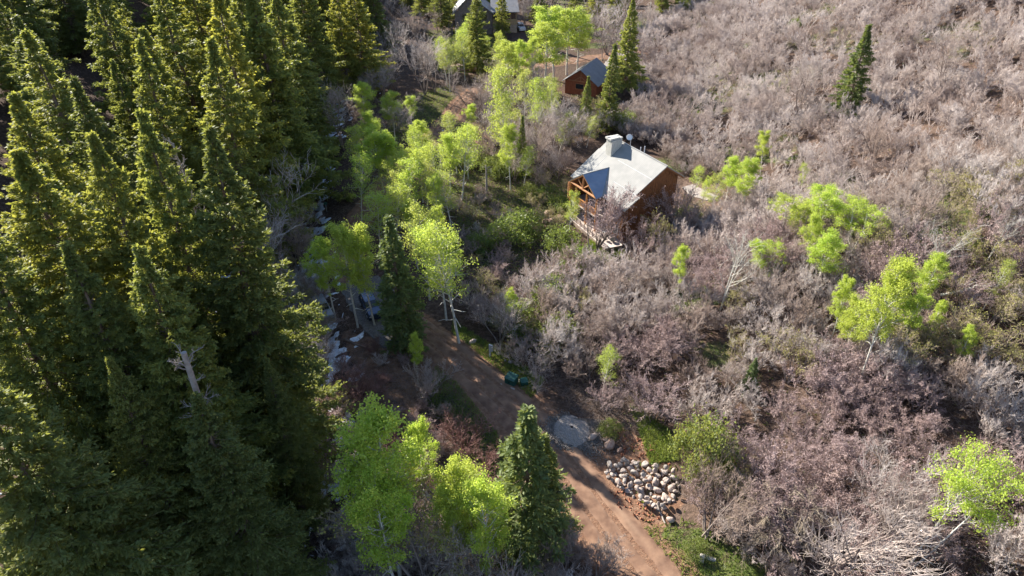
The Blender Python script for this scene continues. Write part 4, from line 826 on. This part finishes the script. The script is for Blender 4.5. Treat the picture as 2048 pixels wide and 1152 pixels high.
# ------------------------------------------------------------------ aspens in leaf
G_A = 'lime green aspens in new leaf'
def asp(bx, by, ty, label, kind='full', widen=1., group=G_A):
    x, y = at(bx, by); h = h_for(x, y, ty); P = PA[kind]; p = P[len(USED) % len(P)]
    return put(p, x, y, h/p[2], label, 'aspen', 'aspen_tree', group, widen)
A_ = [
 (800, 455, 335, 'shaded slender aspen right of the long white-trunked one', 'thin', 1.),
 (880, 480, 352, 'slender aspen behind the lit upright one at the clearing edge', 'thin', 1.),
 (836, 540, 400, 'tall slender aspen just behind the golden-tipped spruce', 'full', .8),
 (872, 545, 415, 'half-shaded aspen leaning over the dirt road bend', 'full', .8),
 (905, 605, 470, 'half-shaded aspen at the right end of the roadside row', 'full', .8),
 (815, 400, 285, 'dim aspen under the row above the shaded lane', 'thin', 1.),
 (745, 330, 225, 'dim aspen left of the lane among the lit ones', 'full', .9),
 (870, 330, 260, 'small aspen behind the yellow-green round-topped one', 'thin', 1.),
 (1655, 700, 560, 'slim aspen at the left flank of the hillside clump', 'full', .75),
 (1770, 640, 540, 'slim aspen in the middle back of the hillside clump', 'full', .8),
 (1850, 700, 600, 'slim aspen at the far right of the hillside clump', 'full', .7),
 (1600, 540, 430, 'slim aspen in the middle of the hillside trio', 'full', .8),
 (1420, 440, 345, 'thin aspen directly above the gravel driveway', 'thin', 1.1),
 (1400, 425, 350, 'thin aspen between the gable and the driveway pair', 'thin', .9),
 (830, 1060, 900, 'thin lime aspen between the two big bottom clumps', 'full', .7),
 (738, 270, 163, 'small aspen with a narrow lit tip, leftmost of the row above the shaded lane', 'full', .9),
 (790, 282, 183, 'rounded bright aspen in the middle of the row above the shaded lane', 'full', 1.),
 (822, 260, 190, 'darker small aspen right of the rounded bright one above the lane', 'full', .8),
 (768, 385, 248, 'aspen with two bare pale trunks below, beside the shaded lane', 'full', 1.1),
 (778, 390, 262, 'aspen close beside the twin-trunk one at the lane', 'full', .9),
 (846, 345, 240, 'yellow-green aspen with one lit round top right of the lane', 'full', .95),
 (901, 385, 270, 'bright upright aspen standing alone left of the rocky clearing', 'full', .9),
 (722, 448, 298, 'shaded aspen with a long straight white trunk', 'thin', .95),
 (828, 430, 300, 'shaded sparse aspen between the lane and the lit upright one', 'thin', 1.),
 (860, 450, 320, 'thin shaded aspen behind the dirt road', 'thin', 1.),
 (672, 640, 470, 'leftmost aspen of the clump over the parked cars', 'full', 1.),
 (716, 655, 448, 'tall aspen in the middle of the clump over the parked cars', 'full', 1.),
 (750, 650, 452, 'aspen at the right of the clump over the parked cars', 'full', .95),
 (860, 600, 405, 'sparse shaded aspen behind the golden-tipped spruce', 'thin', 1.1),
 (892, 640, 440, 'sparse aspen with thin crown right of the golden-tipped spruce', 'thin', 1.1),
 (921, 686, 455, 'sparse aspen with a long white trunk at the road edge', 'thin', 1.1),
 (836, 768, 668, 'little aspen with a white stem at the left road verge', 'full', .75),
 (940, 272, 208, 'small lit aspen beside the far bend of the lane', 'full', .95),
 (1027, 655, 575, 'small yellow-green aspen on the reddish bank', 'full', .9),
 (1008, 205, 80, 'bright aspen left of the big sunlit clump near the top', 'full', 1.2),
 (1040, 190, 78, 'slim aspen in the gap of the sunlit clump near the top', 'full', .8),
 (1065, 190, 72, 'slim aspen just right of the gap in the sunlit clump', 'full', .8),
 (1090, 180, 45, 'broad sunlit aspen left of the tallest two near the top', 'full', 1.45),
 (1108, 160, 14, 'tall pale-topped aspen in the big sunlit clump near the top', 'full', 1.4),
 (1133, 150, 16, 'aspen whose white trunk rises left of the small red cabin', 'full', 1.4),
 (1155, 140, 25, 'rightmost round-crowned aspen of the big sunlit clump', 'full', 1.4),
 (1000, 150, 62, 'aspen in front of the far tan house wall', 'thin', .9),
 (1012, 350, 130, 'tall pale aspen with twin white stems left of the narrow dark spruce', 'pale', .9),
 (1000, 335, 180, 'pale aspen leaning left of the twin-stemmed pale one', 'pale', .8),
 (1050, 255, 135, 'pale aspen behind the narrow dark spruce', 'pale', .9),
 (1078, 290, 150, 'pale budding aspen in the middle of the pale woods', 'pale', 1.),
 (1105, 260, 155, 'pale budding aspen left of the small red cabin', 'pale', 1.),
 (1022, 380, 250, 'bright slim aspen at the lower edge of the pale woods', 'full', .75),
 (1138, 480, 378, 'young aspen before the left corner of the log house', 'thin', .9),
 (1300, 25, -50, 'aspen cut by the top edge at the foot of the hill', 'full', 1.),
 (1375, 30, -10, 'small green aspen at the top edge on the hill', 'full', .9),
 (1450, 410, 315, 'rounded aspen behind the gravel driveway, left one of two', 'full', 1.),
 (1487, 430, 318, 'rounded aspen behind the gravel driveway, right one of two', 'full', .9),
 (1520, 350, 262, 'pale-topped aspen above the pair behind the driveway', 'full', .8),
 (1385, 400, 335, 'small aspen touching the right gable of the log house', 'thin', 1.1),
 (1602, 390, 325, 'thin small aspen on the hillside above the bright trio', 'thin', .9),
 (1565, 480, 383, 'bright aspen of the hillside trio, upper left', 'wide', 1.1),
 (1632, 480, 367, 'bright aspen of the hillside trio, top', 'wide', 1.1),
 (1695, 520, 415, 'bright aspen of the hillside trio, upper right', 'wide', 1.1),
 (1628, 590, 470, 'dense bright aspen below the hillside trio', 'full', 1.15),
 (1530, 570, 488, 'small low aspen left below the hillside trio', 'wide', .95),
 (1352, 610, 490, 'slim sunlit aspen alone in the brush below the log house', 'full', .75),
 (1710, 790, 522, 'largest bright hillside aspen with twin pale trunks', 'full', .72),
 (1740, 720, 560, 'bright aspen tucked against the right of the largest hillside one', 'full', 1.),
 (1680, 740, 600, 'lower bright aspen left under the largest hillside one', 'full', 1.),
 (1820, 640, 503, 'bright aspen at the upper right of the hillside clump', 'full', 1.),
 (1790, 720, 585, 'bright aspen at the lower right of the hillside clump', 'full', 1.),
 (1903, 745, 652, 'small lone bright aspen toward the right edge', 'full', .9),
 (1760, 480, 430, 'sparse yellowish aspen right of the hillside trio', 'pale', .8),
 (1965, 620, 515, 'sparse pale aspen with a leaning stem near the right edge', 'pale', .8),
 (1812, 1145, 905, 'open-crowned aspen with two long leaning pale trunks at the lower right', 'open', .8),
 (800, 1150, 818, 'big lime aspen at the bottom between creek and road, left one', 'full', 1.05),
 (772, 1075, 862, 'lime aspen at the left flank of the big bottom one', 'full', .65),
 (800, 1200, 920, 'lower lime aspen in front of the big bottom one', 'full', .85),
 (852, 1020, 848, 'slim lime aspen right of the big bottom one', 'full', .75),
 (940, 1150, 925, 'lime aspen touching the foreground spruce from the left', 'full', 1.0),
 (985, 1210, 960, 'lime aspen partly behind the foreground spruce', 'full', .85),
 (905, 1180, 970, 'lime aspen low at the bottom, left of the one touching the spruce', 'full', .75),
 (1205, 800, 700, 'pale budding aspen leaning over the gravel heap', 'pale', 1.1)]
for bx, by, ty, lb, kd, wd in A_: asp(bx, by, ty, lb, kd, wd*(1.35 if kd == 'full' and 160 < ty < 300 and bx < 960 else 1.2 if kd == 'full' and ty < 300 else 1.3 if kd in ('full', 'wide') and bx > 1430 and ty < 500 else .95), G_A if kd in ('full', 'wide', 'open') else 'sparse and budding aspens')
# ------------------------------------------------------------------ bare trees that can be told apart
def bare(bx, by, ty, label, kind='tree', widen=1., name='bare_tree', cat_='bare tree', group='leafless trees'):
    x, y = at(bx, by); h = max(h_for(x, y, ty), 1.2); kind = 'grand' if kind == 'oak' and h > 4.2 else kind; P = PB[kind]; p = P[len(USED) % len(P)]
    return put(p, x, y, h/p[2]*1.05, label, cat_, name, group, widen)
B_ = [
 (575, 600, 385, 'large grey leafless tree standing in shade beside the big firs', 'tree', 1.1),
 (600, 560, 420, 'grey leafless tree right behind the large shaded one', 'tree', .9),
 (688, 300, 160, 'thin grey leafless tree beside the upper snow patch', 'tree', .9),
 (850, 190, 62, 'broad pinkish-grey leafless tree near the top, left one of two', 'tree', 1.),
 (870, 185, 75, 'pinkish-grey leafless tree near the top, right one of two', 'tree', .9),
 (800, 120, 30, 'leafless tree behind the broad pinkish pair', 'tree', .9),
 (950, 235, 148, 'round leafless bush-tree above the lane bend', 'tree', 1.4),
 (975, 240, 165, 'leafless bush-tree right beside the round one above the lane', 'tree', 1.2),
 (1045, 60, -20, 'leafless tree right of the far tan house', 'tree', 1.),
 (1215, 110, -15, 'dark leafless tree behind the small red cabin', 'tree', 1.1),
 (1078, 200, 120, 'grey leafless tree among the pale woods', 'tree', 1.),
 (1115, 330, 215, 'leafless tree in the pale woods left of the log house', 'tree', 1.2),
 (1080, 340, 235, 'leafless tree nearest the reddish clearing in the pale woods', 'tree', 1.),
 (1145, 320, 200, 'leafless tree behind the left roof edge of the log house', 'tree', 1.1),
 (1065, 782, 718, 'small crooked bare tree beside the green utility cabinet', 'tree', 1.5),
 (1000, 690, 600, 'dim leafless bush in shade above the grass verge', 'oak', 1.1),
 (655, 780, 640, 'spindly leafless tree over the creek gully', 'tree', .8),
 (620, 760, 660, 'leafless tree with sunlit pink twigs above the snowy creek', 'tree', .9),
 (860, 795, 735, 'small leafless shrub on the left road verge', 'oak', 1.),
 (1192, 500, 375, 'reddish budding tree in front of the log house porch', 'purple', .8),
 (1340, 478, 372, 'reddish budding tree against the brown gable wall', 'purple', .9),
 (1375, 455, 392, 'small budding tree at the far end of the brown gable wall', 'bud', .8),
 (1275, 535, 450, 'purplish shrub-tree below the near corner of the log house', 'purple', .9),
 (1300, 525, 440, 'budding tree at the near corner of the log house', 'bud', .8),
 (1650, 1150, 960, 'wide lavender-grey leafless tree at the bottom of the hillside', 'oak', 1.1),
 (1780, 1060, 930, 'round lavender-grey leafless crown left of the open-crowned aspen', 'oak', 1.),
 (1410, 1075, 960, 'leafless tree with a curved trunk on the grassy corner', 'oak', 1.1),
 (1490, 1100, 1005, 'drooping straw-coloured bare tree by the dark hollow', 'droop', .9),
 (1465, 985, 905, 'drooping bare tree above the dark hollow', 'droop', 1.),
 (1610, 1100, 1015, 'drooping bare tree right of the dark hollow', 'droop', 1.),
 (1010, 1190, 1010, 'beige leafless tree at the bottom edge behind the lime aspens', 'oak', 1.),
 (860, 1190, 1020, 'beige leafless tree between the two lime aspen clumps', 'bud', 1.),
 (1140, 1180, 1090, 'grey leafless bush right of the foreground spruce at the bottom edge', 'oak', 1.),
 (1850, 560, 415, 'white-stemmed bare aspen on the right hillside, left one', 'white', 1.),
 (1975, 520, 425, 'white-stemmed bare aspen near the right edge', 'white', 1.),
 (1690, 420, 350, 'short white-stemmed bare tree above the bright trio', 'white', 1.),
 (1440, 620, 450, 'thin white-stemmed bare aspen in the brush below the driveway', 'white', .8),
 (1880, 200, 60, 'pale bare tree on the upper hillside right of the lone spruce', 'tree', 1.3),
 (1600, 245, 115, 'bare multi-stemmed tree left of the lone spruce', 'tree', 1.3),
 (1745, 330, 225, 'frosty pale bare tree below the lone spruce', 'oak', 1.),
 (700, 830, 765, 'red-twigged shrub beside the creek gully', 'red', 1.2),
 (925, 905, 850, 'rust-red shrub left of the foreground spruce', 'red', 1.2),
 (960, 960, 905, 'rust-red shrub hidden behind the lime aspen by the road', 'red', 1.),
 (735, 800, 750, 'red-twigged shrub right of the larger red one', 'red', .9)]
for bx, by, ty, lb, kd, wd in B_: bare(bx, by, ty, lb, kd, wd)
# leafless trees and brush filling the valley floor
FILL = [([(720,330),(940,330),(930,470),(770,520),(700,440)], 'thin', 3.2, 12, 'slender half-shaded aspen beside the lane left of the clearing', (9, 12.5)),
 ([(890,130),(990,110),(1000,200),(960,240),(900,230)], 'thin', 3.6, 7, 'slender aspen screening the far bend of the lane', (8, 11)),
 ([(1180,60),(1270,60),(1280,120),(1205,130)], 'tree', 3.2, 12, 'leafless tree around the far driveway behind the red cabin', (5, 8)),
 ([(540,560),(650,560),(660,700),(600,720)], 'shade', 2.1, 22, 'grey leafless brush between the big firs and the parked cars', (2.5, 5)),
 ([(690,60),(900,60),(905,200),(800,300),(700,330)], 'tree', 3.6, 26, 'leafless grey tree on the shaded slope left of the far house', (5.5, 8)),
 ([(960,170),(1130,170),(1200,270),(1120,350),(1090,400),(960,330)], 'mix', 2.6, 60, 'leafless or budding tree in the pale woods left of the log house', (5, 8)),
 ([(1190,225),(1330,240),(1420,330),(1400,365),(1350,340),(1290,290),(1225,268)], 'oak', 1.9, 60, 'leafless brush just behind the log house', (2.5, 4)),
 ([(560,470),(640,480),(640,700),(680,800),(680,1150),(640,1150),(620,850)], 'shade', 3.2, 15, 'leafless brush in the shaded creek gully', (2.5, 5)),
 ([(930,560),(1060,560),(1080,640),(1100,740),(1040,745),(960,680)], 'shade', 2.2, 24, 'dim leafless brush on the shaded bank right of the dirt road', (2, 3.5)),
 ([(700,1060),(1040,1080),(1200,1150),(1200,1240),(640,1240)], 'oak', 2.2, 34, 'beige leafless brush along the bottom edge', (2.5, 4.5)),
 ([(660,680),(820,720),(900,850),(960,960),(900,1000),(700,900)], 'redmix', 2.2, 26, 'low reddish brush between the creek and the dirt road', (1.4, 2.4)),
 ([(880,380),(1000,400),(1050,470),(1000,560),(940,540)], 'shade', 2.6, 18, 'leafless scrub in the clearing left of the log house', (1.5, 3)),
 ([(1070,360),(1140,370),(1130,480),(1060,470)], 'bud', 2.4, 10, 'budding scrub close to the left side of the log house', (1.5, 3)),
 ([(780,60),(1000,30),(1230,120),(1250,60),(1300,-40),(760,-60)], 'tree', 4.4, 48, 'leafless tree among the houses at the top', (6, 9))]
for poly, kd, sep, mx_, lab, hr in FILL:
    xs = [p[0] for p in poly]; ys = [p[1] for p in poly]; c_n = 0
    for _ in range(mx_*40):
        a_, b_ = rr.uniform(min(xs), max(xs)), rr.uniform(min(ys), max(ys))
        if not bool(inpoly(np.array([a_]), np.array([b_]), poly)[0]): continue
        if 1100 < a_ < 1225 and 140 < b_ < 240: continue
        x, y = at(a_, b_)
        if float(dist_path(np.array([x]), np.array([y]), ROADS)[0]) < (3.0 if y < 100 else 2.0) or any((x-p)**2+(y-q)**2 < (sep*.7)**2 for p, q in USED): continue
        if min(math.hypot(x-hw(u_, v_)[0], y-hw(u_, v_)[1]) for u_, v_ in ((3, 2), (6, 6), (9, 2))) < 5.2: continue
        k = {'mix': rr.choice(('tree', 'tree', 'bud', 'pale', 'oak')), 'shade': rr.choice(('oak', 'oak', 'bud', 'purple')), 'redmix': rr.choice(('red', 'oak', 'red', 'purple'))}.get(kd, kd)
        p = rr.choice(PA[k] if k in ('pale', 'thin') else PB[k]); h = rr.uniform(*hr)*(.75 if k in ('oak', 'bud') and hr[1] > 5 else 1)
        if k == 'thin': put(p, x, y, h/p[2], lab, 'aspen', 'aspen_tree', lab+' (group)', 1.15)
        elif k == 'pale': put(p, x, y, h*1.15/p[2], 'budding pale aspen in the woods left of the log house', 'aspen', 'aspen_tree', 'sparse and budding aspens', 1.1)
        else: put(p, x, y, h/p[2], lab, 'brush' if hr[1] < 6 else 'bare tree', 'bare_brush' if hr[1] < 6 else 'bare_tree', lab+' (group)', 1.15)
        c_n += 1
        if c_n >= mx_: break
# green leafy shrubs
S_ = [(1020, 490, 440), (1045, 470, 425), (1000, 480, 445), (1095, 400, 372), (1060, 395, 370), (1120, 500, 450), (1222, 868, 846), (1050, 655, 610), (1040, 690, 650), (960, 330, 300),
      (985, 345, 315), (1005, 355, 320), (930, 330, 300), (1115, 690, 640), (1392, 1105, 1082), (1160, 545, 500), (1205, 540, 512), (1130, 425, 385), (1370, 450, 415), (920, 130, 95), (640, 250, 225), (1110, 610, 560), (960, 500, 470), (1250, 260, 220), (1500, 100, 85), (1590, 55, 38), (1650, 30, 15), (1905, 380, 355), (1990, 400, 370), (1860, 500, 460), (1930, 500, 465)]
for i, (bx, by, ty) in enumerate(S_):
    x, y = at(bx, by); h = max(h_for(x, y, ty), .9); p = PS[i % 3]
    lab = 'bushy fresh-green shrub in the clearing left of the log house' if bx < 1180 and 300 < by < 560 else ('fresh-green shrub beside the dirt road or its verge' if by > 560 else 'small green shrub among bare brush')
    put(p, x, y, h/p[2], lab, 'shrub', 'leafy_shrub', lab.replace('bushy ', '')+' group', 1.1)
# ------------------------------------------------------------------ oak brush covering the hillside
BR = [(1070,575),(1080,640),(1130,760),(1230,840),(1350,880),(1440,950),(1400,1010),(1450,1090),(1560,1140),(1540,1260),(2350,1260),(2350,-90),(1340,-90),(1285,60),(1270,230),(1300,290),(1420,330),(1475,420),(1400,450),(1300,545),(1130,545)]
n = 60000; rng = np.random.default_rng(77); bx = rng.uniform(-5, 170, n); by = rng.uniform(20, 215, n); bz = T(bx, by)
dd = by*CS-(bz-CAM_H)*SN; qx = 1024+F_PX*bx/dd; qy = 576-F_PX*(by*SN+(bz-CAM_H)*CS)/dd
ok = inpoly(qx, qy, BR); 
for u_, v_ in [(3, 2), (8, 2), (6, 6)]:
    c_ = hw(u_, v_); ok &= np.hypot(bx-c_[0], by-c_[1]) > 5.6
bx, by, bz, dd, qx, qy = [a[ok] for a in (bx, by, bz, dd, qx, qy)]
gapn = np.clip((fbm(bx, by, 9, 91, 3)-.40)*7, 0, 1.5); cell = {}; pts = []
for a, b in USED: cell.setdefault((int(a//4), int(b//4)), []).append((a, b, 1.1))
for i in range(len(bx)):
    x, y = bx[i], by[i]; r = 1.75+.002*y+gapn[i]; c = (int(x//4), int(y//4)); bad = False
    for p in (-1, 0, 1):
        for q in (-1, 0, 1):
            for (a, b, m_) in cell.get((c[0]+p, c[1]+q), ()):
                if (a-x)**2+(b-y)**2 < (min(r, m_) if m_ < 2 else r)**2: bad = True; break
    if bad: continue
    cell.setdefault(c, []).append((x, y, r)); pts.append((x, y, bz[i], dd[i]))
pts.sort(key=lambda p: p[3]); print('brush count', len(pts))
LB = {'oak': 'leafless lavender-grey oak brush', 'purple': 'dark purplish budding brush', 'bud': 'tan brush with yellow-green buds', 'droop': 'drooping straw-coloured brush'}
far = []
for i, (x, y, z, d_) in enumerate(pts):
    v = float(fbm(np.array([x]), np.array([y]), 14, 55, 3)[0]); k = 'purple' if v < .34 and y < 95 else ('bud' if v > .66 else 'oak')
    if rr.random() < .10: k = 'bud'
    s = rr.uniform(.85, 1.5)*(1.0 if y < 90 else .95)
    if i < 290:
        p = rr.choice(PB[k]); tx, ty = topx(x, y, z+2); pl = 'above the rock pile and juniper' if tx < 1440 and ty > 700 else 'below the log house' if tx < 1440 else 'around the hillside aspens' if ty < 760 else 'in the lower right corner' if tx > 1740 else 'uphill of the dark hollow'; put(p, x, y, s, LB[k]+' '+pl, 'brush', 'oak_brush', 'leafless brush %s: %s' % (pl, k), 1.1)
    else: far.append((x, y, z, s, k))
# the remaining brush, past the first few hundred: one object
def lod(seed): 
    st, tw, h, _ = bare_proto(seed, 3.6, 6, M['twig'], M['twig_stem'], .9, (6, 6, 7), .020, up=.25)
    out = []
    for me in (st, tw):
        v = np.zeros(len(me.vertices)*3, np.float32); me.vertices.foreach_get('co', v); f = np.zeros(len(me.loops), np.int32); me.loops.foreach_get('vertex_index', f); out.append((v.reshape(-1, 3), f.reshape(-1, 4)))
    return cat(out)
LD = [lod(900+i) for i in range(4)]; print('lod faces', len(LD[0][1]), 'far', len(far))
ng = bpy.data.node_groups
parts = []
for (x, y, z, s, k) in far:
    Vv, Ff = LD[rr.randrange(4)]; a = rr.random()*6.28; ca_, sa_ = math.cos(a), math.sin(a)
    W = Vv*s*np.array([1.1, 1.1, 1.]); W = np.stack([W[:, 0]*ca_-W[:, 1]*sa_+x, W[:, 0]*sa_+W[:, 1]*ca_+y, W[:, 2]+z-.05], 1); parts.append((W, Ff))
fm = mat('distant_oak_twig', (.40, .315, .275), .75, (.64, .565, .525), .12, spec=.4)
tag(link('distant_brush', npmesh('distant_brush', *cat(parts), fm)), 'mass of leafless grey-pink oak brush covering the upper hillside', 'brush', kind='stuff')
# ------------------------------------------------------------------ low undergrowth: dry sticks, grass, small leaves
def scatter(n, poly, seed, rej=True):
    g = np.random.default_rng(seed); xs = [p[0] for p in poly]; ys = [p[1] for p in poly]
    qx = g.uniform(min(xs), max(xs), n); qy = g.uniform(min(ys), max(ys), n); k = inpoly(qx, qy, poly); qx, qy = qx[k], qy[k]
    X = (qx-1024)/F_PX; u = (576-qy)/F_PX; ry = CS+u*SN; rz = -SN+u*CS; t = -CAM_H/rz
    for _ in range(25): t = t+.6*((CAM_H+rz*t-T(X*t, ry*t))/(-rz+.42))
    x, y = X*t, ry*t; ok = dist_path(x, y, ROADS) > 2.4
    x, y = x[ok], y[ok]; return g, np.stack([x, y, T(x, y)], 1)
def blades(name, lst, m, label, cat_, ln, wd, upd, tub=False):
    out = []
    for n_, poly, sd_ in lst:
        g, C = scatter(n_, poly, sd_)
        if not len(C): continue
        D = unit(g.normal(0, 1, C.shape)*np.array([1, 1, .4])+np.array([0, 0, upd]))
        L_ = ln*(.5+g.random(len(C)))[:, None]
        if tub: out.append(tubes(C-D*.05, C+D*L_, np.full(len(C), wd), np.full(len(C), wd*.5), 3))
        else:
            b = unit(np.cross(D, g.normal(0, 1, D.shape)))*wd
            V_ = np.stack([C-b, C+b, C+b*.6+D*L_*.6, C+D*L_], 1).reshape(-1, 3); out.append((V_, np.arange(len(C)*4).reshape(-1, 4)))
    tag(link(name, npmesh(name, *cat(out), m)), label, cat_, kind='stuff')
blades('grass', [(7000 if i in (1, 2) else 16000, p, 300+i) for i, (p, s) in enumerate(GRASS)], M['grass'], 'green spring grass growing in the clearings and verges', 'grass', .34, .03, 1.2)
MEAD = [(880,250),(1020,300),(1140,340),(1150,470),(1080,560),(1050,700),(960,640),(930,540),(880,420)]
blades('herbs', [(12000, MEAD, 321), (900, [(1230,850),(1340,860),(1380,1060),(1540,1150),(1400,1250),(1300,1150),(1290,1040)], 322), (5000, BR, 323)], M['leaf_green'], 'low green herbs sprouting in the clearing and verges', 'herbs', .3, .09, .6)
blades('dry_sticks', [(60000, BR, 330), (16000, MEAD, 331), (26000, [(640,640),(860,690),(1000,900),(1000,1150),(560,1150),(600,800)], 332), (12000, [(600,200),(900,200),(800,400),(640,600),(560,500)], 333), (14000, [(1060,560),(1240,700),(1300,860),(1180,860),(1080,740)], 334)], M['twig_stem'], 'dry sticks and stalks littering the forest floor', 'brushwood', .55, .014, .35, True)
